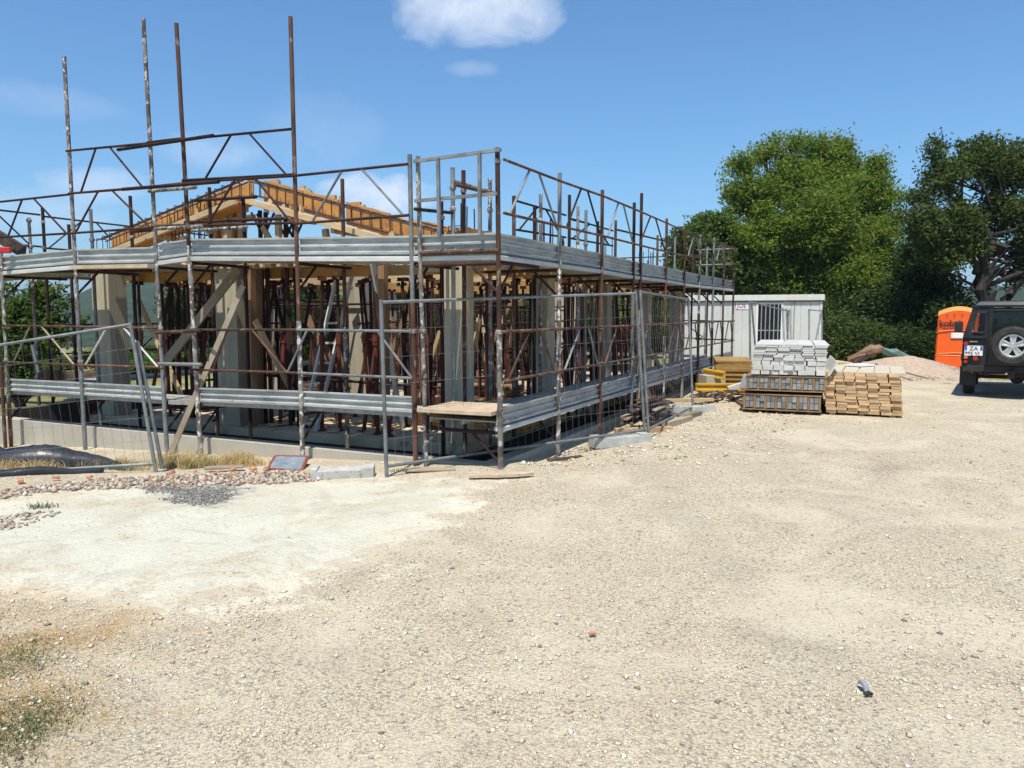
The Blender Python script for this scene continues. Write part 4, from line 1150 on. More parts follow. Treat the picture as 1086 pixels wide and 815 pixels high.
for i, j in zip(idx[:-1], idx[1:]):
    P = lambda k, z: Rp(tt[k], 0, z) + out2
    truss(sa, P(i, topz[i]), P(j, topz[j]), P(i, botz[i]), P(j, botz[j]), M['rust'], M['galv'] if i % 2 == 0 else M['rust_dark'], ((.40, .08), (.55, .88)))
    truss(sa, P(i, 1.51), P(j, 1.51), P(i, .98), P(j, .98), M['rust'], M['galv'] if i % 3 == 1 else M['rust'], ((.40, .06), (.60, .85)))
    h = .21
    a = Rp(tt[i], .03, fz[i] - h); b = Rp(tt[j], .03, fz[j] - h)
    toe(sa, a, b, UL, h); lip(sa, a, b, UL); deck(sa, a + UL * .015, b + UL * .015, UL, DW)
    bracket(sa, Rp(tt[i], 0, 0), UL, DW, fz[i] - h - .02, M['rust_dark'])
    zl = .68
    a = Rp(tt[i], .03, zl - .19); b = Rp(tt[j], .03, zl - .19)
    toe(sa, a, b, UL, .19); lip(sa, a, b, UL); deck(sa, a + UL * .015 + Vector((0, 0, .04)), b + UL * .015 + Vector((0, 0, .04)), UL, .86)
    bracket(sa, Rp(tt[i], 0, 0), UL, .88, zl - .19, M['rust_dark'])
# end guard at the far corner
e0 = Rp(tt[-1], 0, 0)
for z in (topz[-1], botz[-1], 1.5, 1.0):
    mb = MB(); mb.tube(Rp(tt[-1], 0, z), Rp(tt[-1], 1.0, z), .019, 8); part('end_rail', mb, M['galv'], sa, smooth='auto')
for x in (757, 764):
    pass
# inner row of the long side
inn = []
for (x, yt, m1, cl) in ((480, 178, M['galv'], (3.2, 2.95)), (491.5, 181, M['rust'], (3.2,)), (519.5, 189, M['mottled'], (3.05,)), (545, 208, M['rust'], ()), (567, 218, M['rust_dark'], ()), (573.5, 206, M['mottled'], ()), (604, 207, M['rust_dark'], ()), (613, 219, M['mottled'], (2.9,)), (621.5, 223, M['galv'], (2.9,)), (653, 234, M['rust'], ()), (697.5, 249.6, M['rust'], ()), (634, 235, M['rust_dark'], ()), (716, 252, M['galv'], ()), (735, 258, M['rust'], ()), (750, 262, M['galv'], ())):
    b = Rx(x, yt, 1.0); a = b.copy(); a.z = -.05; s, t = st(b)
    if t < 1.0: a.z = -.9
    pole(sa, a, b, m1, cl, None)
def rtube(x0, y0, x1, y1, off, mat, r=.02, name='ledger'):
    mb = MB(); mb.tube(Rx(x0, y0, off), Rx(x1, y1, off), r, 8); return part(name, mb, mat, sa, smooth='auto')
truss(sa, Rx(545, 212.5, 1.05), Rx(600, 228.5, 1.05), Rx(548, 244, 1.05), Rx(600, 252, 1.05), M['rust_dark'], None)
truss(sa, Rx(605, 232, 1.05), Rx(650, 245, 1.05), Rx(605, 253, 1.05), Rx(650, 261, 1.05), M['rust_dark'], None)
rtube(479, 192, 524, 205, 1.05, M['mottled'], .026); rtube(483, 196, 520, 205, .95, M['rust'], .024)
rtube(440, 222, 480, 226, 1.0, M['rust_dark']); rtube(606, 233, 624, 237, 1.08, M['mottled']); rtube(655, 244, 735, 263, 1.05, M['rust_dark'])
# wooden boards across the lower corner
cp = Lx(453, 439, -.05)
mb = MB()
zc = .62
pa = [Lx(452, 438.5, 0), Lx(530, 430.5, 0)]
for k in range(3):
    a = Lp(st(pa[0])[0] + .03, -.02 + k * .27, zc + rnd.uniform(-.004, .004)); b = Lp(.04, -.02 + k * .27, zc + .012)
    o = rp('scaffold_board', a, b, .26, .045, M['pale_rough'], 'thick worn board bridging the lower scaffold corner by the big corner column', 'scaffold board', 'worn boards across the lower scaffold corner')
mb = MB(); mb.tube(Lx(527, 463, -.02), Lx(512, 447, .35), .018, 6); part('brace', mb, M['mottled'], ga, smooth='auto')
mb = MB(); mb.tube(Lx(452, 470, -.02), Lx(468, 452, .35), .018, 6); part('brace', mb, M['mottled'], ga, smooth='auto')

# ---------------- far side
fa = thing('scaffolding', 'darker scaffolding on the hidden far long side, seen through the building at the left', 'scaffolding', Lp(9.7, 7, -.1))
FS = 9.65
fts = [1.1, 1.35, 3.1, 4.9, 6.7, 8.5, 10.3, 12.1, 13.9]
for k, t in enumerate(fts):
    a = Lp(FS, t, -.4); b = Lp(FS, t, 3.35 if k != 1 else 3.55)
    pole(fa, a, b, M['rust_dark'] if k % 3 else M['mottled'], (2.85, 3.3) if k < 3 else ())
    if k != 1: pole(fa, Lp(FS - .9, t + .1, -.3), Lp(FS - .9, t + .1, 3.2), M['rust_dark'])
fi = [1, 2, 3, 4, 5, 6, 7, 8]
for i, j in zip(fi[:-1], fi[1:]):
    for (zt, zb) in ((3.4, 2.85), (1.5, .98)):
        truss(fa, Lp(FS, fts[i], zt), Lp(FS, fts[j], zt), Lp(FS, fts[i], zb), Lp(FS, fts[j], zb), M['rust_dark'])
    deck(fa, Lp(FS, fts[i], 2.38), Lp(FS, fts[j], 2.38), -UL, .9, M['deck'], 1)
    deck(fa, Lp(FS, fts[i], .5), Lp(FS, fts[j], .5), -UL, .6, M['deck'], 1)
truss(fa, Lp(FS, -.6, 3.42), Lp(FS, 1.3, 3.42), Lp(FS, -.6, 2.87), Lp(FS, 1.3, 2.87), M['rust_dark'])
# back end
ba = thing('scaffolding', 'scaffolding across the back end of the house seen small between the props', 'scaffolding', Lp(4.8, 15.2, -.1))
bs = [1.0, 2.8, 4.6, 6.4, 8.2, 9.6]
for s in bs: pole(ba, Lp(s, 15.5, -.4), Lp(s, 15.5, 3.3), M['rust_dark'])
for i in range(5):
    for (zt, zb) in ((3.4, 2.85), (1.5, .98)):
        truss(ba, Lp(bs[i], 15.5, zt), Lp(bs[i + 1], 15.5, zt), Lp(bs[i], 15.5, zb), Lp(bs[i + 1], 15.5, zb), M['rust_dark'])
    deck(ba, Lp(bs[i], 15.5, 2.38), Lp(bs[i + 1], 15.5, 2.38), -UR, .9, M['deck'], 1)
    deck(ba, Lp(bs[i], 15.5, .5), Lp(bs[i + 1], 15.5, .5), -UR, .6, M['deck'], 1)
# ================================================================ fence panels
def fence(label, bl_, br_, tl_, tr_, group='temporary fence panels', mesh=True, nx=26, ny=5, mid=None):
    """tube frame with wire mesh; corners in world space"""
    t = thing('site_fence', label, 'fence panel', bl_, group)
    for a, b in ((bl_, tl_), (br_, tr_)):
        mb = MB(); d = (Vector(b) - Vector(a)).normalized(); mb.tube(Vector(a) - d * .08, b, .021, 10); part('post', mb, M['galv'], t, smooth='auto')
    l0 = Vector(bl_).lerp(tl_, .045); r0 = Vector(br_).lerp(tr_, .045); l1 = Vector(bl_).lerp(tl_, .985); r1 = Vector(br_).lerp(tr_, .985)
    for a, b in ((l0, r0), (l1, r1)):
        mb = MB(); mb.tube(a, b, .018, 10); part('rail', mb, M['galv'], t, smooth='auto')
    if mesh:
        mb = MB()
        w1 = rnd.uniform(0, 6)
        def wob(fx, fy):
            n_ = (r0 - l0).cross(l1 - l0).normalized()
            return n_ * (.028 * math.sin(fx * 5 + w1 + fy * 3) * math.sin(math.pi * fx) * math.sin(math.pi * fy))
        def pt(fx, fy): return l0.lerp(r0, fx).lerp(l1.lerp(r1, fx), fy) + wob(fx, fy)
        for i in range(1, nx):
            f = i / nx
            for k in range(4): mb.tube(pt(f, k / 4), pt(f, (k + 1) / 4), .0015, 3, caps=False)
        for j in range(1, ny + 1):
            f = j / (ny + 1)
            for k in range(8): mb.tube(pt(k / 8, f), pt((k + 1) / 8, f), .0017, 3, caps=False)
        part('wire_mesh', mb, M['wire'], t)
    return t
def foot_block(c, yaw_, label, L=.72, tilt=0.0):
    mb = MB(); mb.box((0, 0, .07), (L, .22, .14))
    for k in (-1, 1): mb.box((k * (L / 2 - .07), 0, .148), (.14, .20, .02))
    for v_ in mb.v:
        if v_.z < .02: v_.x *= 1.03; v_.y *= 1.12
    o = part('ballast_block', mb, M['block'], bevel=.014, loc=(0, 0, 0)); o.location = c; o.rotation_euler = (tilt, 0, yaw_)
    return tag(o, label, 'concrete foot')
def at_px(bx, by, tx, ty, dz=0.0, dlean=0.0):
    """post foot on the ground and its top at the same depth"""
    b = gnd(bx, by, dz); return b, W(tx, ty, b.y + dlean)
bB0, tB0 = at_px(410, 503, 404, 318)
bB1, tB1 = at_px(684, 463, 674, 309)
fence('wire mesh fence panel spanning the house corner with its left post alone on the gravel', bB0, bB1, tB0, tB1, nx=36)
bC1, tC1 = at_px(735, 437, 730, 316)
bC0 = bB1 + Vector((.06, .05, .0)); tC0 = tB1 + Vector((.07, .05, .02))
fence('wire mesh fence panel running back from the middle concrete foot towards the yellow beam', bC0, bC1, tC0, tC1, nx=24)
bA1, tA1 = at_px(165, 499, 138, 342, -.08, .12)
a_, b_ = gnd(-160, 518, -.1), None
tA0 = W(-170, 391, a_.y + .12)
fence('leaning wire mesh fence panel at the left edge in front of the trench wall', a_, bA1, tA0, tA1, nx=30)
mb = MB(); mb.tube(gnd(170, 498, -.08) + Vector((0, .05, 0)), W(146, 362, bA1.y + .2), .021, 10)
tag(part('loose_post', mb, M['galv'], smooth='auto', loc=gnd(170, 498, -.08)), 'second galvanised post leaning beside the end of the left fence panel', 'post')
# panels stored in front of the cabin
pD = W(796, 420, 16.4); pD.z = zgp(pD.x, pD.y)
pD1 = W(834, 410, 19.4); pD1.z = zgp(pD1.x, pD1.y)
fence('fence panel with a sagging top rail standing between the cabin window and the white planks', pD, pD1, W(795, 319, 16.4), W(836, 329, 19.4), nx=8, mesh=False)
mb = MB(); mb.tube(pD + Vector((.25, .2, 0)), W(797, 321, 16.45), .02, 8)
tag(part('loose_post', mb, M['galv'], smooth='auto', loc=pD), 'thin post slanting against the fence panel beside the cabin window', 'post')
for k, (x0, x1, D_, lab) in enumerate(((830, 833, 22.5, 'left of the three narrow posts leaning on the cabin right of its window'), (834, 837, 22.6, 'middle of the three narrow posts leaning on the cabin right of its window'), (838, 839.5, 22.8, 'right of the three narrow posts leaning on the cabin right of its window'))):
    a = W(x1, 397, D_); b = W(x0, 326 + k, D_ + .3); mb = MB(); mb.tube(a, b, .028, 8); tag(part('steel_post', mb, M['iron_grey'] if k != 1 else M['mottled'], smooth='auto', loc=a), lab, 'post')
pE0 = W(858, 390, 23.2); pE1 = W(872, 390, 22.8)
fence('small grey gate frame with a diagonal bar leaning on the right end of the cabin', pE0, pE1, W(858, 328, 23.6), W(871.5, 329, 23.2), mesh=False)
mb = MB(); mb.tube(pE0 + Vector((.05, 0, .1)), W(871, 332, 23.2), .022, 6); tag(part('diagonal_bar', mb, M['iron_grey'], loc=pE0), 'thin bar slanting across the grey gate frame at the right end of the cabin', 'bar')

# concrete feet
c = gnd(656, 468); foot_block(Vector((c.x + .04, c.y + .1, zgp(c.x, c.y) - .01)), .34, 'concrete fence foot under the shared post of the two right hand fence panels', .84)
c = gnd(735, 438); foot_block(Vector((c.x, c.y + .12, zgp(c.x, c.y) - .01)), -.02, 'concrete fence foot lying furthest back near the yellow beam', .78)
# the loose block in front of the foundation wall (concave top)
c = gnd(362, 503)
mb = MB(); n_ = 10; L = .66
for i in range(n_):
    f0, f1 = i / n_, (i + 1) / n_
    def prof(f): return .125 if f < .1 or f > .84 else .105
    for (a, b) in ((f0, f1),):
        mb.box((-L / 2 + (a + b) / 2 * L, 0, prof((a + b) / 2) / 2), (L / n_ + .001, .24, prof((a + b) / 2)))
bm_o = part('concrete_block', mb, M['block'], loc=(0, 0, 0)); bm_o.location = (c.x, c.y + .1, zgp(c.x, c.y) - .015); bm_o.rotation_euler = (.03, -.02, .10)
tag(bm_o, 'concrete fence foot with a hollowed top lying loose before the foundation wall', 'concrete foot')
# framed blue board
t = thing('framed_board', 'dusty blue board in a red frame propped against the foundation wall', 'board', gnd(304, 498, -.1))
c = [W(284, 498, 8.85), W(320, 500, 8.75), W(326, 485, 9.15), W(292, 484.5, 9.3)]
mb = MB(); nrm = (c[1] - c[0]).cross(c[3] - c[0]).normalized() * .012
b0 = len(mb.v); mb.v += [p - nrm for p in c] + [p + nrm for p in c]; mb.f += [(0, 1, 2, 3), (7, 6, 5, 4), (0, 4, 5, 1), (1, 5, 6, 2), (2, 6, 7, 3), (3, 7, 4, 0)]
part('board', mb, M['blue_sheet'], t)
mb = MB()
for i in range(4): mb.beam(c[i], c[(i + 1) % 4], .03, .03, up=nrm.normalized())
part('frame', mb, mat_noise('dull red frame', (.28, .05, .04), (.20, .06, .05), 12, .7), t)
c = [W(222, 489, 10.1), W(282, 493, 9.7), W(282, 487, 9.85), W(222, 484, 10.2)]
mb = MB(); mb.v += [p for p in c] + [p + Vector((0, .02, .0)) for p in c]; mb.f += [(0, 1, 2, 3), (7, 6, 5, 4), (0, 4, 5, 1), (1, 5, 6, 2), (2, 6, 7, 3), (3, 7, 4, 0)]
tag(part('blue_strip', mb, M['blue_sheet'], loc=c[0]), 'pale blue strip of membrane along the foot of the foundation wall', 'membrane strip')
# rough plank in front of the corner
c = gnd(532, 509); mb = MB(); n_ = 9; pts = []
up_, lo_ = [], []
for i in range(n_ + 1):
    f = i / n_; x = -.34 + .68 * f; h = .10 * math.sin(math.pi * min(1, f * .9 + .08)) ** .6
    up_.append((x, h + .1 * f - .02 + rnd.uniform(-.012, .012), 0)); lo_.append((x, -h * .75 + .1 * f + rnd.uniform(-.012, .012), 0))
b0 = 0; ring = up_ + lo_[::-1]
mb.v = [Vector((x, y, .05 + rnd.uniform(-.004, .004))) for x, y, z in ring] + [Vector((x * .98, y, .02)) for x, y, z in ring]
k = len(ring); mb.f = [tuple(reversed(range(k))), tuple(range(k, 2 * k))] + [(i, (i + 1) % k, k + (i + 1) % k, k + i) for i in range(k)]
o = part('rough_plank', mb, M['pale_rough'], loc=(0, 0, 0)); o.location = (c.x, c.y, zgp(c.x, c.y)); tag(o, 'rough pinkish slab of bark edged wood lying before the house corner', 'plank')
c = gnd(455, 500); mb = MB(); mb.box((0, 0, .02), (.55, .12, .03), .1); o = part('rough_plank', mb, M['timber_grey'], bevel=.01, loc=(0, 0, 0)); o.location = (c.x, c.y + .1, zgp(c.x, c.y)); tag(o, 'short grey brown board half buried right of the fence post', 'plank')
c = gnd(600, 480); mb = MB(); mb.box((0, 0, .015), (.5, .07, .03), .5); o = part('thin_lath', mb, M['timber_dark'], bevel=.005, loc=(0, 0, 0)); o.location = (c.x, c.y + .1, zgp(c.x, c.y)); tag(o, 'dark thin lath on the stones near the second side pole', 'lath')
c = gnd(238, 499, -.1); mb = MB(); mb.box((0, 0, .02), (.42, .14, .025), .25); o = part('thin_lath', mb, M['timber_grey'], bevel=.006, loc=(0, 0, 0)); o.location = (c.x, c.y, zgp(c.x, c.y) + .03); tag(o, 'weathered brown board lying on the rubble strip', 'board')
# black membrane rolls
def sheet(name, label, a, b, r0, r1, sag, mat):
    mb = MB(); pts = []; rs = []
    for i in range(30):
        f = i / 29; p = Vector(a).lerp(b, f); p.z = zgp(p.x, p.y) + .0 + sag * math.sin(f * math.pi) ** 2 + .04
        pts.append(p); rs.append((r0 + (r1 - r0) * f) * (.35 + .65 * math.sin(math.pi * min(1, f * .85 + .12)) ** .7))
    mb.path(pts, rs, 14)
    for v_ in mb.v:
        g_ = zgp(v_.x, v_.y); v_.z = g_ - .02 + max(0, v_.z - g_) * .95 + .008 * math.sin(v_.x * 9 + v_.y * 5) + rnd.uniform(-.004, .007)
    return tag(part(name, mb, mat, smooth=True, loc=a), label, 'plastic sheet')
sheet('plastic_sheet', 'glossy black plastic sheet bulging along the fence before the foundation wall', gnd(4, 502, -.15), gnd(128, 493, -.1), .26, .10, .03, M['black_plastic'])
sheet('plastic_sheet', 'end of a second black plastic sheet at the left edge behind the fence', gnd(-70, 492, -.2), gnd(14, 490, -.2), .18, .15, .05, M['black_plastic'])
sheet('plastic_sheet', 'thin dark fold of plastic lying under the lower fence rail at the left', gnd(-40, 514, -.05), gnd(110, 499, -.05), .06, .05, .01, M['black_plastic'])
p = Lx(78, 481, .16); mb = MB(); mb.tube(p, p + UR * .2, .06, 12); tag(part('drain_pipe', mb, M['car_black'], smooth='auto', loc=p), 'round black pipe end sticking out of the foundation wall', 'pipe')
# dark low wall beyond the trench at the left
mb = MB(); a = W(-25, 398, 17.5); b = W(104, 396, 16.6); a.z = b.z = .25; mb.beam(a, b, .08, .42); tag(part('low_wall', mb, M['timber_dark'], bevel=.01, loc=a), 'low dark boarded wall beyond the trench at the far left', 'low wall')

# ================================================================ stick pile, timbers, yellow beams by the side scaffold
pc = gnd(690, 452); pz = zgp(pc.x, pc.y)
ux = Vector((.93, .1, 0)).normalized(); uy = UR
for k in range(70):
    f = rnd.random(); lay = int(k / 12); x = rnd.uniform(-.42, .42) * (1 - lay * .15)
    c = Vector((pc.x + .02, pc.y + .38, pz)) + ux * x + Vector((0, 0, .13 + lay * .062)) + uy * rnd.uniform(-.1, .25)
    d = (uy * 1.0 + ux * rnd.uniform(-.12, .5) + Vector((0, 0, rnd.uniform(-.05, .10)))).normalized()
    L = rnd.uniform(.45, .85)
    mb = MB(); mb.beam(c - d * L / 2, c + d * L / 2, rnd.uniform(.03, .07), rnd.uniform(.014, .03), up=Vector((rnd.uniform(-.4, .4), 0, 1)))
    tag(part('wood_stick', mb, M['timber_dark'] if rnd.random() < .75 else M['timber_grey'], loc=c), 'dark rough stick in the heap behind the middle fence post', 'stick', 'sticks heaped behind the fence')
for (px, py, a, L, lab) in ((706, 452, .95, .9, 'nearer of the two squared timbers carrying the stick heap'), (722, 446, .95, .75, 'further of the two squared timbers carrying the stick heap')):
    c = gnd(px, py); d = Vector((math.cos(a), math.sin(a), 0)); c = Vector((c.x, c.y, zgp(c.x, c.y) + .055))
    mb = MB(); mb.beam(c, c + d * L, .13, .11); tag(part('timber_block', mb, M['timber_grey'], bevel=.008, loc=c), lab, 'timber')
c = gnd(690, 457); mb = MB(); mb.beam(Vector((c.x - .5, c.y + .15, pz + .05)), Vector((c.x + .38, c.y + .35, pz + .05)), .09, .09); tag(part('timber_block', mb, M['cut_wood'], bevel=.006, loc=c), 'pale squared timber lying crosswise under the stick heap', 'timber')
c = W(722, 425, 14.6); mb = MB(); mb.beam(W(706, 425, 14.2), W(757, 424, 14.2), .09, .06); tag(part('timber_block', mb, M['timber'], bevel=.005, loc=c), 'pale batten behind the furthest concrete foot', 'timber')
# yellow I beams
def ibeam(a, b, label, h=.16):
    t = thing('yellow_beam', label, 'beam', a)
    a = Vector(a); b = Vector(b); u = Vector((0, 0, h / 2 - .02))
    mb = MB(); mb.beam(a, b, .03, h - .08); part('web', mb, M['yellow'], t)
    mb = MB(); mb.beam(a + u, b + u, .08, .04); mb.beam(a - u, b - u, .08, .04); part('flange', mb, M['yellow'], t, bevel=.003)
ibeam(W(738, 411, 14.9), W(785, 411, 15.1), 'long yellow formwork beam lying on the ground before the side scaffold end')
ibeam(W(747, 395, 16.0), W(768, 398.5, 15.5), 'short yellow beam slanting on the white block by the last scaffold poles')
mb = MB(); c = W(755, 402, 15.9); c.z = .22; mb.box(c, (.42, .4, .44), .2); tag(part('concrete_block', mb, M['concrete_wall'], bevel=.012, loc=c), 'pale concrete block under the short slanting yellow beam', 'concrete block')
for k in range(26):
    a = W(rnd.uniform(742, 788), rnd.uniform(414, 424), 14.6 + rnd.uniform(-.2, .4)); a.z = max(a.z, zgp(a.x, a.y) + .02)
    d = Vector((rnd.uniform(-.3, .9), rnd.uniform(.2, 1), rnd.uniform(-.05, .1))).normalized()
    mb = MB(); mb.beam(a, a + d * rnd.uniform(.2, .5), .05, .025)
    tag(part('wood_stick', mb, M['timber_dark'] if rnd.random() < .7 else M['timber_grey'], loc=a), 'short dark offcut under and beside the long yellow beam', 'offcut', 'offcuts beside the yellow beam')
# piled panels (ochre edges)
c = W(778, 424, 15.9); pr = None
cz = zgp(c.x, c.y)
for k in range(15):
    if pr is None:
        mb = MB(); mb.box((0, 0, .022), (.72, 1.5, .043)); pr = part('shuttering_sheet', mb, M['ochre'], bevel=.004, loc=(0, 0, 0)); o = pr
    else: o = pr.copy(); COL.objects.link(o)
    o.location = (c.x + .16 + rnd.uniform(-.03, .03), c.y + .7 + rnd.uniform(-.03, .03), cz + .03 + k * .046); o.rotation_euler = (0, 0, -.22 + rnd.uniform(-.03, .03))
    tag(o, 'ochre edged formwork panel in the stack standing before the cabin', 'formwork panel', 'ochre formwork panels stacked by the cabin')
mb = MB(); mb.beam(W(772, 413, 14.8), W(800, 404, 14.8), .10, .10); tag(part('timber_block', mb, M['white_wood'], bevel=.008, loc=W(772, 413, 14.8)), 'whitish timber sloping between the yellow beam and the bundles', 'timber')

# ================================================================ stacks of planks
def plank_proto(w_, h_, L, mat):
    mb = MB(); mb.box((0, L / 2, h_ / 2), (w_ - .009, L, h_ - .004)); return part('plank', mb, mat, bevel=.003, loc=(0, 0, 0))
def stack(px0, py0, D0, px1, D1, rows, mats, L, label, group, z0, cols, shear=0.0, jit=.02, name='plank', endj=.05, mat=None, rzj=.01, base=None):
    A = W(px0, py0, D0); B = W(px1, py0, D1); A.z = B.z = 0
    ax = (B - A).normalized(); ay = Vector((-ax.y, ax.x, 0)); wd = (B - A).length / cols; a = math.atan2(ax.y, ax.x)
    z = z0; protos = {}
    for r_, (h_, cc) in enumerate(rows):
        off = (r_ - len(rows) / 2) * shear + rnd.uniform(-jit, jit) * .6
        wr = (B - A).length / cc
        for c_ in range(cc):
            key = (h_, cc)
            if key not in protos: protos[key] = o = plank_proto(wr, h_, L, mat); o.name = name
            else: o = protos[key].copy(); COL.objects.link(o); o.name = name
            p = A + ax * ((c_ + .5) * wr + off + rnd.uniform(-jit, jit) * .5) + ay * rnd.uniform(-endj, endj)
            o.location = (p.x, p.y, z + rnd.uniform(-.002, .002)); o.rotation_euler = (0, 0, a + rnd.uniform(-rzj, rzj))
            tag(o, label, 'plank', group)
        z += h_
    return A, B, ax, ay, z
# tan planks
zt = zgp(9, 0) * 0
A = gnd(874, 441); 
rows = [(.048, 7)] * 14
A, B, ax, ay, z = stack(873, 441, 12.9, 955, 12.4, rows, None, 2.0, 'fresh sawn tan plank in the neat stack between the white planks and the black car', 'tan planks in the right hand stack', .04, 7, -.005, .022, 'tan_plank', .022, M['cut_wood'])
for f in (.12, .5, .9):
    mb = MB(); p = A + ax * ((B - A).length * f) ; p.z = .0
    mb.beam(p + ay * .03 + Vector((0, 0, .01)), p + ay * 2.1 + Vector((0, 0, .01)), .09, .07); tag(part('bearer', mb, M['timber_grey'], loc=p), 'squared bearer under the stack of tan planks', 'bearer', 'bearers under the tan planks')
# few off-white boards on top
for k in range(5):
    mb = MB(); p = A + ax * (.15 + k * .24) + ay * .05; p.z = z + .012; mb.beam(p, p + ay * rnd.uniform(1.9, 2.2), .22, .02)
    tag(part('cover_board', mb, M['pale_board'], loc=p), 'thin pale board lying on top of the tan plank stack', 'board', 'pale boards topping the tan stack')
mb = MB(); p = A + ax * .5 + ay * 1.6; p.z = z + .05; mb.box(p, (.45, .35, .03), .6); tag(part('cover_board', mb, M['white_plate'], loc=p), 'tilted whitish offcut on the back of the tan plank stack', 'board')
# orange planks behind
stack(880, 425, 16.2, 902, 16.2, [(.06, 3)] * 11, None, 2.0, 'orange tan plank in the narrow stack behind the white planks', 'orange planks behind the white stack', .02, 3, 0, .02, 'tan_plank', .05, M['cut_wood'])
# bundles of grey beams (two packs) under the white planks
def pack(px0, px1, D0, D1, z0, h_, label):
    A = W(px0, 437, D0); B = W(px1, 437, D1); A.z = B.z = 0
    ax = (B - A).normalized(); ay = Vector((-ax.y, ax.x, 0)); a = math.atan2(ax.y, ax.x); wd = (B - A).length
    t = thing('beam_bundle', label, 'bundle', A + Vector((0, 0, z0)))
    cell = wd / 7; e = min(cell * .36, h_ * .40)
    for c_ in range(7):
        for r_ in range(2):
            for q in range(2):
                x = cell * (c_ + .5) + (q - .5) * (e + .006); zz = z0 + h_ * .13 + (r_ + .5) * (h_ * .76 / 2)
                mb = MB(); p = A + ax * x + ay * rnd.uniform(-.012, .012); p.z = zz; mb.beam(p, p + ay * 2.6, e, h_ * .36); part('beam', mb, M['pack_dark'], t, bevel=.004)
    for c_ in range(8):
        mb = MB(); p = A + ax * (cell * c_) + ay * -.004; p.z = z0 + h_ / 2; mb.beam(p, p + ay * 2.6, .035, h_ * .8); part('spacer', mb, M['pack_wrap'], t)
    for zz in (z0 + h_ * .04, z0 + h_ * .94):
        mb = MB(); p = A + ax * wd / 2; p.z = zz; mb.beam(p - ay * .015, p + ay * 2.62, wd + .06, h_ * .07); part('cover_board', mb, M['pack_wrap'], t)
    for f in (.2, .8):
        mb = MB(); p = A + ay * 2.6 * f; p.z = z0 + h_ + .01; mb.beam(p - ax * .03, p + ax * (wd + .03), .025, .008); part('strap', mb, M['car_black'], t)
pack(789, 869, 13.25, 12.78, .05, .29, 'lower dark bundle of strapped grey beams nearest the ground under the white planks')
for f in (.1, .5, .9):
    A_ = W(789, 437, 13.25).lerp(W(869, 437, 12.78), f); mb = MB(); mb.beam(Vector((A_.x, A_.y + .05, .02)), Vector((A_.x + .3, A_.y + 2.4, .02)), .08, .07); tag(part('bearer', mb, M['timber_dark'], loc=A_), 'dark bearer under the lower grey beam bundle', 'bearer', 'bearers under the beam bundles')
pack(792, 874, 13.2, 12.75, .385, .27, 'upper dark bundle of strapped grey beams directly under the white planks')
rows = [(.075, 8), (.085, 7), (.08, 8), (.05, 7), (.045, 7), (.035, 6), (.03, 6), (.035, 6), (.03, 6), (.028, 6), (.03, 5)]
A, B, ax, ay, z = stack(797, 437, 13.15, 875, 12.75, rows, None, 2.3, 'white primed plank in the tall stack on top of the two dark beam bundles', 'white planks in the tall stack', .668, 7, .004, .02, 'white_plank', .025, M['white_wood'])
mb = MB(); p = B + ax * .02 + ay * .03; p.z = .66; mb.beam(p, p + ay * 2.0 + Vector((0, 0, .0)), .02, .02)
q = B + ax * .1 + ay * .05; q.z = .78
mb = MB(); mb.beam(q, q + ay * 2.3, .03, .26, up=(Vector((0, 0, 1)) + ax * .55)); tag(part('white_plank', mb, M['white_wood'], loc=q), 'white plank tipped on edge against the right side of the white stack', 'plank')
q = A - ax * .13 + ay * .03; q.z = .52
mb = MB(); mb.beam(q, q + ay * .5, .12, .22, up=(Vector((0, 0, 1)) + ax * .2)); tag(part('pack_offcut', mb, M['iron_grey'], bevel=.01, loc=q), 'grey wrapped end piece against the left of the upper beam bundle', 'offcut')

# ================================================================ site cabin
cr = W(872, 333, 26.5); clf = W(733, 333, 28.2); cr.z = clf.z = -.3
ex = (cr - clf).normalized(); wn = Vector((-ex.y, ex.x, 0))            # wn = away from the viewer
clf = clf - ex * .55
ca = thing('site_cabin', 'off white portable site cabin with a barred window behind the scaffold end', 'site cabin', clf)
Lc = (cr - clf).length; H0, H1 = 0.0, 2.62
def cab(x, y, z): return clf + ex * x + wn * y + Vector((0, 0, z))
def cbox(name, x0, x1, y0, y1, z0, z1, mat, par=ca, bevel=0.0):
    mb = MB(); mb.beam(cab(x0, (y0 + y1) / 2, (z0 + z1) / 2), cab(x1, (y0 + y1) / 2, (z0 + z1) / 2), abs(y1 - y0), z1 - z0); return part(name, mb, mat, par, bevel=bevel)
xw0 = (W(804, 333, 27.4) - clf).dot(ex); xw1 = (W(829, 333, 27.1) - clf).dot(ex)
zt_ = 2.36 - .02; zb_ = .95
# ribbed front wall around the window
def ribbed(name, x0, x1, z0, z1):
    mb = MB(); k = max(1, int((x1 - x0) / .25))
    for i in range(k):
        a = x0 + (x1 - x0) * i / k; b = x0 + (x1 - x0) * (i + 1) / k
        mb.beam(cab(a + .006, .033, (z0 + z1) / 2), cab(b - .006, .033, (z0 + z1) / 2), .05, z1 - z0)
    mb.beam(cab(x0, .065, (z0 + z1) / 2), cab(x1, .065, (z0 + z1) / 2), .05, z1 - z0)
    return part(name, mb, M['white_panel'], ca)
ribbed('front_wall', .08, xw0 - .02, .12, 2.42); ribbed('front_wall', xw1 + .02, Lc - .08, .12, 2.42)
ribbed('front_wall', xw0 - .02, xw1 + .02, .12, zb_); cbox('front_wall', xw0 - .02, xw1 + .02, .005, .09, zt_, 2.42, M['white_panel'])
cbox('side_wall', Lc - .075, Lc - .02, .1, 2.35, .12, 2.42, M['white_panel']); cbox('side_wall', .02, .075, .1, 2.35, .12, 2.42, M['white_panel']); cbox('back_wall', .02, Lc - .02, 2.355, 2.40, .12, 2.42, M['white_panel'])
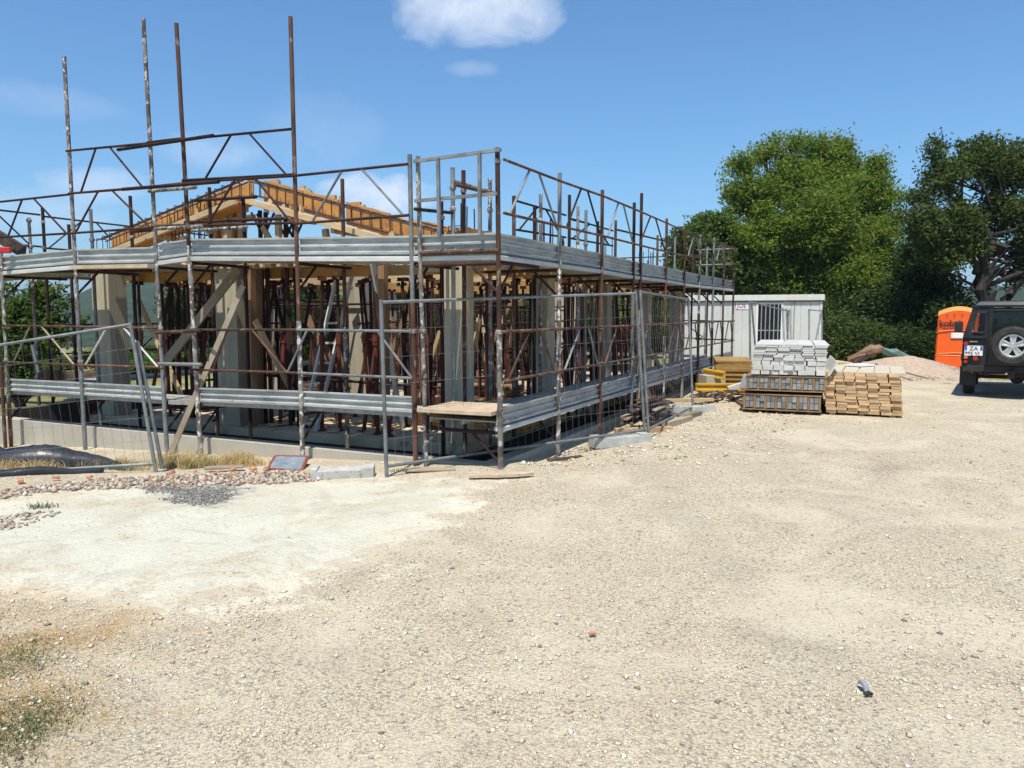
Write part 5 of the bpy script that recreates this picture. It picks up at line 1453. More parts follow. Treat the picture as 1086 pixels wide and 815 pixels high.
for x in (0, Lc - .08): cbox('corner_post', x, x + .08, -.01, .095, 0, 2.43, M['cabin_trim'], bevel=.004)
cbox('floor_frame', -.01, Lc + .01, -.015, 2.42, -.02, .115, M['iron_grey'])
rf = cbox('roof', -.06, Lc + .06, -.08, 2.48, 2.46, 2.66, M['cabin_trim'], bevel=.01); cbox('roof_gutter', -.03, Lc + .03, -.045, 2.44, 2.425, 2.458, M['timber_brown'])
wn_ = cbox('window', xw0, xw1, .05, .075, zb_ + .02, zt_, M['dark_glass'])
for (a, b, c_, d_) in ((xw0 - .05, xw1 + .05, zb_ - .02, zb_ + .03), (xw0 - .05, xw1 + .05, zt_ - .01, zt_ + .04), (xw0 - .05, xw0 + .01, zb_ + .031, zt_ - .011), (xw1 - .01, xw1 + .05, zb_ + .031, zt_ - .011)):
    cbox('window_frame', a, b, -.012, .045, c_, d_, M['white_plate'], wn_)
cbox('window_frame', xw0, xw1, .03, .048, (zb_ + zt_) / 2 - .25, (zb_ + zt_) / 2 - .21, M['iron_grey'], wn_)
for i in range(5):
    x = xw0 + (xw1 - xw0) * (i + .9) / 5.6; cbox('window_bar', x - .018, x + .018, -.05, -.03, zb_ - .04, zt_ + .05, M['iron_grey'], wn_)
for x in ((xw1 + .42), (xw1 + 1.25)): cbox('panel_joint', x - .02, x + .02, -.004, .01, .12, 2.42, M['iron_grey'])
cbox('vent', xw0 - .02, xw0 + .12, -.02, -.001, zb_ - .22, zb_ - .06, M['car_black'])
def text(body, size, origin, xdir, ydir, mat, parent, name='lettering', ext=.003, align='LEFT', font_off=0.0):
    cu = bpy.data.curves.new(name, 'FONT'); cu.body = body; cu.size = size; cu.extrude = ext; cu.align_x = align; cu.offset = font_off
    o = bpy.data.objects.new(name, cu); COL.objects.link(o)
    xd = Vector(xdir).normalized(); yd = Vector(ydir).normalized(); zd = xd.cross(yd)
    m = Matrix((xd, yd, zd)).transposed().to_4x4()
    if parent is not None: o.parent = parent
    m.translation = Vector(origin) - (wl(parent) if parent is not None else Vector((0, 0, 0)))
    o.matrix_local = m
    cu.materials.append(mat)
    bpy.context.view_layer.update()
    me = bpy.data.meshes.new_from_object(o.evaluated_get(bpy.context.evaluated_depsgraph_get())); me.name = name
    q = bpy.data.objects.new(name, me); COL.objects.link(q); q.parent = parent; q.matrix_local = m
    bpy.data.objects.remove(o); return q
xs = (W(781, 333, 27.7) - clf).dot(ex)
cbox('sign_plate', xs, xs + .42, -.008, .003, 2.16, 2.40, M['white_plate'])
text('JOS', .20, cab(xs + .03, -.014, 2.22), ex, (0, 0, 1), M['red_ink'], ca)

# ================================================================ portable toilet
tp = W(1017, 333, 24.6); tp.z = -.42
tw = thing('portable_toilet', 'orange portable toilet with black lettering half hidden by the black car', 'portable toilet', tp)
tx = Vector((.86, -.51, 0)).normalized(); ty = Vector((-tx.y, tx.x, 0))
def tb(x, y, z): return tp + tx * x + ty * y + Vector((0, 0, z))
mb = MB(); hw = .60
def ring_t(z, k=1.0):
    pts = []
    for (x, y) in ((-hw, 0), (-hw * .94, -.05), (hw * .94, -.05), (hw, 0), (hw, 1.1), (-hw, 1.1)): pts.append(tb(x * k, y * k + (1 - k) * .5, z))
    return pts
prev = None; zs = [(0, 1.06), (.75, 1.02), (.78, 1.035), (.80, 1.01), (1.48, .985), (1.51, 1.0), (1.53, .98), (2.05, .965)]
for z, k in zs:
    b = len(mb.v); mb.v += ring_t(z, k)
    if prev is not None:
        for i in range(6): mb.f.append((prev + i, prev + (i + 1) % 6, b + (i + 1) % 6, b + i))
    prev = b
part('cabin_body', mb, M['toilet'], tw)
# arched crown
mb = MB(); n_ = 12; arc = [(-hw * .965 + 2 * hw * .965 * i / n_, 2.05 + .25 * math.sin(math.pi * (.12 + .76 * i / n_)) - .08) for i in range(n_ + 1)]
fr = [tb(x, -.03, z) for x, z in arc] + [tb(hw * .965, -.03, 2.04), tb(-hw * .965, -.03, 2.04)]
bk = [tb(x, .25, z + .07) for x, z in arc] + [tb(hw * .965, .25, 2.04), tb(-hw * .965, .25, 2.04)]
k = len(fr); mb.v = fr + bk; mb.f = [tuple(range(k)), tuple(reversed(range(k, 2 * k)))] + [(i, (i + 1) % k, k + (i + 1) % k, k + i) for i in range(k)]
part('arched_front', mb, M['toilet'], tw)
mb = MB(); fr = [tb(x, -.02, z + .002) for x, z in arc]; md = [tb(x * .99, .45, z + .14) for x, z in arc]; bk = [tb(x * .97, 1.1, z - .02) for x, z in arc]; n1 = len(arc)
mb.v = fr + md + bk
for i in range(n1 - 1): mb.f += [(i, i + 1, n1 + i + 1, n1 + i), (n1 + i, n1 + i + 1, 2 * n1 + i + 1, 2 * n1 + i)]
part('roof', mb, M['toilet_roof'], tw, smooth=True)
# door seam bands
for z in (.83, 1.56):
    mb = MB(); pts = [tb(x, -.055 - .01, z + .09 * math.sin(math.pi * (x / hw * .42 + .5)) - .05) for x in [(-hw * .95 + 2 * hw * .95 * i / 10) for i in range(11)]]
    mb.path(pts, [.014] * 11, 6); part('door_ridge', mb, M['toilet_roof'], tw, smooth=True)
mb = MB(); mb.box(tb(-.02, -.07, 1.42), (.34, .03, .17), math.atan2(tx.y, tx.x)); pl = part('oval_plate', mb, M['white_plate'], tw, bevel=.07)
text('kobak', .275, tb(-.53, -.073, 1.72), tx, (0, 0, 1), M['black_ink'], tw, font_off=.006)
for i, x in enumerate((.275 - .50, .46 - .50, .72 - .50)):
    pass
for x in (-.32, -.12, .10):
    mb = MB(); mb.box(tb(x, -.06, 2.08), (.035, .012, .035), .1); part('small_emblem', mb, M['black_ink'], tw)
mb = MB(); mb.box(tb(-.12, -.062, 1.62), (.62, .01, .025), math.atan2(tx.y, tx.x)); part('small_line', mb, M['red_ink'], tw)

# ================================================================ heap, log, net, low undergrowth bits
hc = W(952, 398, 23.0)
mb_v = []; G = 44
hx, hy = np.meshgrid(np.linspace(-3.2, 3.4, G), np.linspace(-1.9, 3.0, 34), indexing='ij')
hz = .80 * np.exp(-((hx + .1) / 1.15) ** 2 - (hy / 1.0) ** 2) + .42 * np.exp(-((hx - 1.4) / 1.0) ** 2 - (hy / .9) ** 2) + .35 * np.exp(-((hx + 1.5) / .7) ** 2 - (hy / .9) ** 2)
hz += (fbm(hx * 3, hy * 3, 5) - .45) * .10 + (fbm(hx * 10, hy * 10, 6, 2) - .4) * .04; 
edge = np.clip((3.3 - np.abs(hx)) * 1.5, 0, 1) * np.clip((hy + 1.9) * 2, 0, 1)
zz = zg(hc.x + hx, hc.y + hy) + hz * edge - .03
ii, jj = np.meshgrid(np.arange(G - 1), np.arange(33), indexing='ij'); ii = ii.ravel(); jj = jj.ravel()
ho = fast_mesh('gravel_heap', np.stack([(hc.x + hx).ravel(), (hc.y + hy).ravel(), zz.ravel()], 1), np.stack([ii * 34 + jj, (ii + 1) * 34 + jj, (ii + 1) * 34 + jj + 1, ii * 34 + jj + 1], 1), M['pink_gravel'], smooth=True)
tag(ho, 'pinkish gravel heap in front of the trees right of the cabin', 'gravel heap', kind='stuff')
q = nr.randn(1500, 2) * np.array([1.3, .8]); PP = np.stack([hc.x + q[:, 0], hc.y + q[:, 1] - .2], 1)
hh_ = .72 * np.exp(-((q[:, 0] + .1) / 1.15) ** 2 - ((q[:, 1] - .2) / 1.0) ** 2) + .42 * np.exp(-((q[:, 0] - 1.4) / 1.0) ** 2 - ((q[:, 1] - .2) / .9) ** 2) + .35 * np.exp(-((q[:, 0] + 1.5) / .7) ** 2 - ((q[:, 1] - .2) / .9) ** 2)
tag(pebbles('heap_stones', PP, .015 + .03 * nr.rand(1500) ** 2, M['pink_gravel'], .7, z=zg(PP[:, 0], PP[:, 1]) + hh_ - .02), 'loose stones on the pinkish gravel heap', 'stones', kind='stuff')
mb = MB(); mb.path([W(899, 381, 22.6), W(912, 376, 22.5), W(925, 371, 22.4), W(934, 370, 22.4)], [.06, .12, .15, .13], 11)
for v_ in mb.v: v_ += Vector((rnd.uniform(-.035, .035), rnd.uniform(-.03, .03), rnd.uniform(-.04, .03)))
tag(part('log', mb, mat_noise('reddish brown rotten wood', (.17, .085, .05), (.30, .19, .12), 3, .9, bump=.6), loc=W(915, 378, 22.5)), 'reddish brown split log lying on the gravel heap', 'log')
mb = MB(); mb.beam(W(905, 387, 22.2), W(921, 377, 22.2), .1, .12); tag(part('timber_block', mb, M['timber_dark'], loc=W(905, 387, 22.2)), 'dark board slanting under the log on the gravel heap', 'board')
mb = MB(); pts = [W(x, y, 22.9) for x, y in ((935, 371), (943, 375), (951, 374), (958, 378), (966, 380))]; mb.path(pts, [.08, .11, .09, .10, .05], 7)
for v_ in mb.v: v_ += Vector((rnd.uniform(-.04, .04), rnd.uniform(-.04, .04), rnd.uniform(-.04, .04)))
tag(part('netting', mb, M['green_net'], loc=pts[0]), 'crumpled grey green net at the top right of the gravel heap', 'net')
for (a, b) in (((930, 391, 20.6), (968, 404, 20.0)), ((940, 390, 20.8), (985, 402, 20.4)), ((905, 393, 20.4), (938, 397, 20.2))):
    mb = MB(); mb.beam(W(*a), W(*b), .09, .04); tag(part('loose_plank', mb, M['timber_grey'], loc=W(*a)), 'weathered lath lying at the foot of the gravel heap', 'lath', 'laths at the foot of the gravel heap')

# ================================================================ off-road car
cxp = W(1076, 333, 15.25); cxp.z = zgp(cxp.x, cxp.y)
hd = Vector((cxp.x, cxp.y + .25, 0)).normalized(); rt = Vector((hd.y, -hd.x, 0))
car = thing('parked_car', 'black boxy off-road car seen from behind with a spare wheel, cut by the right edge', 'car', cxp)
def cp_(x, y, z): return cxp + rt * x + hd * y + Vector((0, 0, z))
cyaw = math.atan2(rt.y, rt.x)
def cb(name, x0, x1, y0, y1, z0, z1, mat, par=car, bevel=0.0):
    mb = MB(); mb.box(cp_((x0 + x1) / 2, (y0 + y1) / 2, (z0 + z1) / 2), (x1 - x0, y1 - y0, z1 - z0), cyaw); return part(name, mb, mat, par, bevel=bevel)
def hexa(name, pts8, mat, par=car, bevel=0.0):
    mb = MB(); mb.v = [cp_(*p) for p in pts8]; mb.f = [(0, 3, 2, 1), (4, 5, 6, 7), (0, 1, 5, 4), (1, 2, 6, 5), (2, 3, 7, 6), (3, 0, 4, 7)]; return part(name, mb, mat, par, bevel=bevel)
HW = .865; TW = .71                                   # half width at the waist and at the roof
zw, zr = 1.22, 1.86
# lower body: sides, floor, front wing
cb('body', -HW, HW, .05, 1.15, .62, zw, M['car_paint'], bevel=.02)
cb('body', -HW, -HW + .06, 1.15, 3.0, .55, zw, M['car_paint'], bevel=.01); cb('body', HW - .06, HW, 1.15, 3.0, .55, zw, M['car_paint'], bevel=.01)
cb('floor', -HW + .07, HW - .07, 1.16, 3.0, .55, .62, M['car_black'])
cb('bonnet', -.72, .72, 3.0, 4.05, .65, 1.24, M['car_paint'], bevel=.03)
for sx in (-1, 1):
    cb('wing', min(sx * .72, sx * HW), max(sx * .72, sx * HW), 3.0, 4.0, .75, 1.10, M['car_paint'], bevel=.02)
    # rear face: corner post with a window opening
    def X(f, z): return sx * (HW + (TW - HW) * max(0, (z - zw)) / (zr - zw)) * f
    def post(name, fo, fi, z0, z1, mat=M['car_paint']):
        hexa(name, [(X(fo, z0), 0, z0), (X(fi, z0), 0, z0), (X(fi, z0), .07, z0), (X(fo, z0), .07, z0), (X(fo, z1), .03, z1), (X(fi, z1), .03, z1), (X(fi, z1), .10, z1), (X(fo, z1), .10, z1)] if sx > 0 else
             [(X(fi, z0), 0, z0), (X(fo, z0), 0, z0), (X(fo, z0), .07, z0), (X(fi, z0), .07, z0), (X(fi, z1), .03, z1), (X(fo, z1), .03, z1), (X(fo, z1), .10, z1), (X(fi, z1), .10, z1)], mat)
    post('corner_pillar', 1.0, .84, zw, zr); post('corner_pillar', .60, .50, zw, zr)
    post('corner_panel', .84, .60, zw, 1.33); post('corner_panel', .84, .60, 1.73, zr)
    # side wall: pillars and glass
    for (y0, y1) in ((.10, .45), (1.25, 1.45), (2.1, 2.2), (2.75, 2.85)):
        hexa('side_pillar', [(X(1, zw) if sx > 0 else X(1, zw), y0, zw), (X(.95, zw), y0, zw), (X(.95, zw), y1, zw), (X(1, zw), y1, zw), (X(1, zr), y0, zr), (X(.95, zr), y0, zr), (X(.95, zr), y1, zr), (X(1, zr), y1, zr)], M['car_paint'])
    hexa('side_rail', [(X(1, 1.72), .1, 1.72), (X(.95, 1.72), .1, 1.72), (X(.95, 1.72), 2.8, 1.72), (X(1, 1.72), 2.8, 1.72), (X(1, zr), .1, zr), (X(.95, zr), .1, zr), (X(.95, zr), 2.7, zr), (X(1, zr), 2.7, zr)], M['car_paint'])
    hexa('side_glass', [(X(.97, 1.24), .45, 1.24), (X(.965, 1.24), .45, 1.24), (X(.965, 1.24), 2.75, 1.24), (X(.97, 1.24), 2.75, 1.24), (X(.97, 1.72), .45, 1.72), (X(.965, 1.72), .45, 1.72), (X(.965, 1.72), 2.75, 1.72), (X(.97, 1.72), 2.75, 1.72)], M['glass'])
    # corner window rubber and glass
    for (f0, f1, z0, z1) in ((.86, .83, 1.33, 1.73), (.61, .58, 1.33, 1.73), (.84, .60, 1.31, 1.345), (.84, .60, 1.715, 1.75)):
        x0, x1 = sorted((X(f0, 1.5), X(f1, 1.5))); cb('window_seal', x0, x1, -.012, .02, z0, z1, M['car_black'], bevel=.006)
    x0, x1 = sorted((X(.84, 1.5), X(.60, 1.5))); cb('corner_window', x0, x1, .045, .05, 1.33, 1.73, M['glass'])
cb('windscreen_frame', -TW, TW, 2.78, 2.84, 1.74, 1.84, M['car_paint']); cb('dashboard', -HW + .08, HW - .08, 2.75, 3.0, .9, 1.22, M['car_black'])
cb('windscreen', -TW + .03, TW - .03, 2.80, 2.81, 1.25, 1.74, M['glass'])
hexa('roof', [(-TW - .02, .0, zr), (TW + .02, .0, zr), (TW + .02, 2.85, zr), (-TW - .02, 2.85, zr), (-TW + .10, .09, 1.97), (TW - .10, .09, 1.97), (TW - .10, 2.75, 1.97), (-TW + .10, 2.75, 1.97)], M['car_paint'], bevel=.03)
cb('roof_gutter', -TW - .035, TW + .035, -.012, .02, zr - .012, zr + .012, M['car_paint'])
# rear door
cb('rear_door', -.42, .42, -.02, .05, .70, 1.27, M['car_paint'], bevel=.012)
for (a, b, c_, d_) in ((-.42, -.355, 1.272, 1.80), (.355, .42, 1.272, 1.80), (-.354, .354, 1.752, 1.80)): cb('door_frame', a, b, -.012, .05, c_, d_, M['car_paint'], bevel=.008)
cb('rear_window', -.352, .352, .015, .022, 1.275, 1.75, M['glass'])
cb('door_handle', -.39, -.27, -.05, -.021, 1.17, 1.21, M['car_black'], bevel=.008)
cb('door_seam', -.432, -.422, -.006, .0, .70, 1.84, M['car_black']); cb('waist_seam', -HW, -.433, -.006, .004, 1.215, 1.235, M['car_black'])
# seats seen through
for x in (-.42, .42):
    cb('seat', x - .24, x + .24, 1.9, 2.05, .7, 1.42, M['car_black'], bevel=.04); cb('head_rest', x - .12, x + .12, 1.93, 2.02, 1.44, 1.60, M['car_black'], bevel=.03)
cb('rear_bench', -.6, .6, 1.16, 1.3, .7, 1.36, M['car_black'], bevel=.04)
# wheels
def wheel(name, c, axis, Ro=.385, wth=.12, par=car):
    mb = MB(); mb.torus(c, Ro - .082, .082, axis, 36, 10, sq=1.35)
    o = part(name, mb, M['tyre'], par, smooth='auto')
    m2 = MB(); ax_ = Vector(axis).normalized()
    x_ = ax_.cross(Vector((0, 0, 1))).normalized(); y_ = Vector((0, 0, 1))
    for i in range(36):          # tread blocks
        a = 2 * math.pi * i / 36; d = x_ * math.cos(a) + y_ * math.sin(a)
        m2.beam(Vector(c) + d * (Ro + .002) - ax_ * .085, Vector(c) + d * (Ro + .002) + ax_ * .085, .035, .014, up=d)
    part('tread', m2, M['tyre'], o)
    rim = MB(); rim.torus(Vector(c) + ax_ * .06, .215, .020, axis, 36, 8); rim.tube(Vector(c) + ax_ * -.02, Vector(c) + ax_ * .075, .055, 16)
    for i in range(5):
        a = math.pi / 2 + 2 * math.pi * i / 5; d = x_ * math.cos(a) + y_ * math.sin(a); sd2 = ax_.cross(d)
        for sg in (-1, 1):
            p = Vector(c) + ax_ * .055 + d * .03 + sd2 * .022 * sg; q = Vector(c) + ax_ * .048 + d * .195 + sd2 * .045 * sg
            rim.beam(p, q, .034, .03, up=ax_)
        rim.beam(Vector(c) + ax_ * .05 + d * .03, Vector(c) + ax_ * .04 + d * .20, .05, .02, up=ax_)
    ro = part('rim', rim, M['alloy'], o, smooth='auto', bevel=.003)
    hb = MB(); hb.tube(Vector(c) - ax_ * .03, Vector(c) + ax_ * .005, .20, 24); part('rim_well', hb, M['car_black'], o)
    nb = MB()
    for i in range(5):
        a = math.pi / 2 + math.pi / 5 + 2 * math.pi * i / 5; d = x_ * math.cos(a) + y_ * math.sin(a); nb.tube(Vector(c) + ax_ * .06 + d * .062, Vector(c) + ax_ * .082 + d * .062, .010, 6)
    part('wheel_nuts', nb, M['iron_grey'], o)
    return o
wheel('spare_wheel', cp_(.0, -.16, 1.08), -hd, .385)
cb('spare_bracket', -.05, .05, -.12, -.02, .98, 1.18, M['car_black'])
for (x, y, n_) in ((-.74, .95, 'wheel'), (.74, .95, 'wheel'), (-.74, 3.55, 'wheel'), (.74, 3.55, 'wheel')): wheel(n_, cp_(x, y, .385), rt * (1 if x > 0 else -1))
for sx in (-1, 1):
    x0, x1 = sorted((sx * .90, sx * .60)); cb('mudflap', x0, x1, .42, .44, .22, .62, M['car_black'])
    x0, x1 = sorted((sx * .90, sx * .85)); cb('wheel_arch', x0, x1, .5, 1.4, .72, .86, M['car_black'], bevel=.02); cb('wheel_arch', x0, x1, 3.05, 4.0, .78, .92, M['car_black'], bevel=.02)
    # mirrors
    mb = MB(); mb.tube(cp_(sx * .82, 2.75, 1.22), cp_(sx * 1.02, 2.72, 1.33), .012, 6); a = part('mirror_arm', mb, M['car_black'], car)
    x0, x1 = sorted((sx * .98, sx * 1.15)); cb('mirror', x0, x1, 2.68, 2.76, 1.28, 1.53, M['car_black'], bevel=.025)
    # lamp cluster
    def lamp(x, z, r, mt):
        mb = MB(); mb.tube(cp_(sx * x, .05, z), cp_(sx * x, -.018, z), r + .012, 14); b_ = part('lamp_base', mb, M['car_black'], car, smooth='auto')
        mb = MB(); mb.tube(cp_(sx * x, .0, z), cp_(sx * x, -.035, z), r, 14, r2=r * .8); part('lens', mb, mt, b_, smooth='auto')
    lamp(.80, 1.10, .045, M['red_lens']); lamp(.79, .825, .04, M['amber_lens']); lamp(.79, .735, .035, M['red_lens']); lamp(.62, .80, .048, M['red_lens'])
cb('rear_crossmember', -.84, .84, .0, .10, .53, .66, M['car_black'], bevel=.01); cb('tow_bracket', -.06, .06, -.12, .0, .42, .58, M['car_black'])
cb('number_badge', -.74, -.60, -.012, .0, 1.135, 1.155, M['iron_grey'])
# chassis, axle, exhaust
mb = MB(); mb.tube(cp_(-.66, .95, .385), cp_(.66, .95, .385), .045, 10); part('rear_axle', mb, M['car_black'], car); mb = MB()
mb.torus(cp_(.12, .95, .385), .07, .07, hd, 18, 8); part('differential', mb, M['car_black'], car, smooth=True)
for x in (-.42, .42): cb('chassis_rail', x - .04, x + .04, .1, 3.9, .45, .56, M['car_black'])
cb('silencer', -.05, .62, .28, .46, .42, .55, M['rust_dark'], bevel=.05)
mb = MB(); mb.path([cp_(-.1, .36, .5), cp_(-.45, .28, .5), cp_(-.66, .12, .52), cp_(-.68, -.02, .51)], [.026, .026, .028, .03], 10); part('exhaust_pipe', mb, M['rust_dark'], car, smooth=True)
# number plate
npz = cb('number_plate', -.82, -.50, -.028, -.012, .86, 1.06, M['white_plate'], bevel=.003)
cb('blue_band', -.815, -.775, -.031, -.0285, .965, 1.055, M['blue_plate'], npz); cb('blue_band', -.545, -.505, -.031, -.0285, .965, 1.055, M['blue_plate'], npz)
text('ZA', .115, cp_(-.735, -.031, .967), rt, (0, 0, 1), M['black_ink'], npz, ext=.001, font_off=.001)
text('995 VJ', .098, cp_(-.812, -.031, .873), rt, (0, 0, 1), M['black_ink'], npz, ext=.001, font_off=.001)
# ================================================================ trees
def leaf_cloud(blobs, n_leaf, size, seed, clump=.33, per=55, flat=.8, drop=0.0):
    """leaves as small bent quads gathered in twig clumps through the crown volume"""
    r = np.random.RandomState(seed)
    vol = np.array([b[1][0] * b[1][1] * b[1][2] for b in blobs]) ** .75; vol /= vol.sum()
    nc = n_leaf // per
    ch = r.choice(len(blobs), nc, p=vol)
    d = r.randn(nc, 3); d /= np.linalg.norm(d, axis=1)[:, None]
    rad = r.rand(nc) ** .38
    rad *= .80 + .32 * r.rand(nc)
    C_ = np.array([b[0] for b in blobs])[ch] + d * rad[:, None] * np.array([b[1] for b in blobs])[ch]
    cz = clump * (.6 + .9 * r.rand(nc))
    idx = np.repeat(np.arange(nc), per)
    N = len(idx)
    off = np.clip(r.randn(N, 3), -1.7, 1.7) * cz[idx][:, None] * np.array([1, 1, flat]) * .62
    C_[idx]; P = C_[idx] + off; P[:, 2] -= drop * r.rand(N)
    s = size * (.6 + .8 * r.rand(N))
    nrm = r.randn(N, 3) + np.array([0, 0, .7]); nrm /= np.linalg.norm(nrm, axis=1)[:, None]
    t = r.randn(N, 3); t = np.cross(nrm, t); t /= np.linalg.norm(t, axis=1)[:, None]
    b = np.cross(nrm, t)
    t *= s[:, None]; b *= (s * .52)[:, None]
    v = np.stack([P - t, P + b + nrm * (s * .12)[:, None], P + t, P - b + nrm * (s * .12)[:, None]], 1).reshape(-1, 3)
    f = np.arange(N * 4).reshape(N, 4)
    return v, f
def limb(mb, a, b, r0, r1, seed, wig=.12, n=7):
    r = random.Random(seed); a = Vector(a); b = Vector(b); pts = []; rs = []; L = (b - a).length
    for i in range(n):
        f = i / (n - 1); p = a.lerp(b, f)
        if 0 < i < n - 1: p += Vector((r.uniform(-1, 1), r.uniform(-1, 1), r.uniform(-.4, .6))) * wig * L * .5
        pts.append(p); rs.append(r0 + (r1 - r0) * f ** .8)
    mb.path(pts, rs, 7); return pts
def tree(name, label, cat, base, trunk_top, tr, blobs, n_leaf, size, seed, mat, group=None, clump=.33, limbs=True, wig=.12, per=55):
    base = Vector(base); t = thing(name, label, cat, base, group)
    mb = MB(); pts = limb(mb, base - Vector((0, 0, .2)), trunk_top, tr, tr * .6, seed, .10)
    rr = random.Random(seed)
    if limbs:
        for k, (c, r_) in enumerate(blobs):
            a = pts[-1 - (k % 3)] if k % 2 else pts[-1]
            tgt = Vector(c); lp = limb(mb, a, tgt, tr * .5, tr * .12, seed + k, wig)
            for q in range(4):
                e = tgt + Vector((rr.uniform(-1, 1) * r_[0], rr.uniform(-1, 1) * r_[1], rr.uniform(-.4, 1) * r_[2])) * .85
                limb(mb, lp[rr.randint(3, 6)], e, tr * .16, tr * .03, seed + 31 * k + q, wig, 5)
    part('trunk', mb, M['bark'], t, smooth='auto')
    v, f = leaf_cloud(blobs, n_leaf, size, seed, clump, per)
    fast_mesh('crown', v - np.array(base), f, mat, t)
    return t
def blob(px, py, D_, rpx, rd=None, ry=None):
    """crown lobe from its place and radius in the photo at distance D_"""
    c = W(px, py, D_); r = rpx * D_ / F
    return ((c.x, c.y, c.z), (r, rd or r * .9, (ry * D_ / F) if ry else r * .9))
def foot(px, D_):
    p = W(px, 400, D_); p.z = zgp(p.x, p.y); return p
# the big bright tree
tree('broadleaf_tree', 'large bright green rounded tree standing behind the cabin', 'tree', foot(868, 37), W(868, 300, 37), .30,
     [blob(800, 208, 36.5, 27), blob(838, 192, 37, 28), blob(880, 186, 38, 30), blob(920, 208, 37, 28), blob(812, 245, 35.5, 30), blob(868, 238, 35, 40), blob(925, 256, 36, 30), blob(838, 290, 36, 36), blob(898, 296, 35, 38), blob(875, 215, 37, 42),
      blob(942, 290, 36, 20), blob(798, 282, 36.5, 22), blob(905, 345, 34, 32), blob(948, 236, 37, 15), blob(783, 176, 36.5, 13), blob(812, 163, 37, 14), blob(842, 158, 37.5, 11), blob(868, 156, 38, 13), blob(900, 160, 37.5, 14), blob(932, 178, 37, 12), blob(776, 205, 36, 9), blob(952, 208, 37, 9), blob(772, 232, 36, 9), blob(960, 262, 36, 8), blob(788, 250, 35, 12), blob(890, 150, 38, 6), blob(822, 150, 37, 5)], 150000, .078, 41, M['leaf_bright'], clump=.42, per=110)
tree('broadleaf_tree', 'darker green low tree at the left behind the scaffold end and cabin', 'tree', foot(742, 36), W(745, 300, 36), .2,
     [blob(735, 262, 36, 24), blob(762, 252, 37, 22), blob(755, 285, 35.5, 30), blob(725, 285, 36, 16), blob(785, 262, 38, 22), blob(790, 300, 36, 30), blob(748, 240, 36.5, 14)], 30000, .10, 43, M['leaf_mid'], clump=.36)
# dark ivy mass between the two trees
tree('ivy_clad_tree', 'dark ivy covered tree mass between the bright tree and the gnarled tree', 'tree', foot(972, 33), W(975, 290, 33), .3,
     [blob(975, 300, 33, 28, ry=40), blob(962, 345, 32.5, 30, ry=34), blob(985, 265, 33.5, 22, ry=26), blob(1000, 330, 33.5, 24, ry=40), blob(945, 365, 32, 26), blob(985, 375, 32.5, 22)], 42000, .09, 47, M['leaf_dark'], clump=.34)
# gnarled tree at the right
gt_ = foot(1048, 30)
tree('gnarled_tree', 'tall gnarled open crowned tree with dark twisting limbs at the right edge', 'tree', gt_, W(1040, 268, 30), .26,
     [blob(1000, 190, 30, 24), blob(1035, 172, 30.5, 28), blob(1075, 180, 31, 30), blob(980, 235, 29.5, 24), blob(1015, 235, 30, 26), blob(1055, 222, 31, 24), blob(1095, 230, 30, 28), blob(1120, 190, 31, 26), blob(1000, 268, 30, 22), blob(1085, 270, 31, 18), blob(975, 210, 30, 12), blob(1110, 280, 30, 26), blob(1028, 262, 30, 17), blob(1072, 292, 31, 13), blob(1052, 250, 31, 14), blob(1092, 255, 30, 18), blob(992, 158, 30, 12), blob(1050, 155, 30.5, 12)], 46000, .075, 53, M['leaf_oak'], clump=.30, wig=.34, per=36)
mb = MB()
for k, (a, b, r0, r1) in enumerate((((1048, 322), (1030, 262), .24, .12), ((1034, 290), (1062, 248), .13, .07), ((1040, 305), (1078, 272), .14, .08), ((1068, 326), (1100, 262), .18, .10), ((1040, 318), (1016, 288), .09, .04), ((1062, 318), (1086, 296), .08, .05))):
    limb(mb, W(*a, 30), W(*b, 30.2), r0, r1, 70 + k, .22)
lt = [o for o in COL.objects if o.name.startswith('gnarled_tree')][0]
part('limbs', mb, M['bark'], lt, smooth='auto')
# undergrowth right of the cabin
def shrub_proto(label, group, mat, seed, n_leaf=10000, size=.042, cat='shrub', name='shrub', R_=1.0, h=1.0):
    t = thing(name, label, cat, (0, 0, 0), group); rr = random.Random(seed)
    bl = [((rr.uniform(-.55, .55) * R_, rr.uniform(-.5, .5) * R_, h * rr.uniform(.35, 1.0)), (R_ * rr.uniform(.35, .6),) * 2 + (h * rr.uniform(.3, .5),)) for _ in range(7)]
    v, f = leaf_cloud(bl, n_leaf, size, seed, .22, 40); v[:, 2] = np.abs(v[:, 2] + .02)
    fast_mesh('foliage', v, f, mat, t)
    mb = MB()
    for k in range(6): limb(mb, (rr.uniform(-.08, .08), rr.uniform(-.08, .08), -.25), bl[k][0], .035, .008, seed + k, .2, 5)
    part('stem', mb, M['bark'], t)
    return t
used = {}
def put_shrub(key, x, y, k, kz=None, dz=-.1):
    pr = SH[key]
    if key not in used: used[key] = 1; o = pr
    else: o = copy_tree(pr)
    o.location = (x, y, zgp(x, y) + dz); o.rotation_euler = (0, 0, rnd.uniform(0, 6)); o.scale = (k, k, kz or k)
    return o
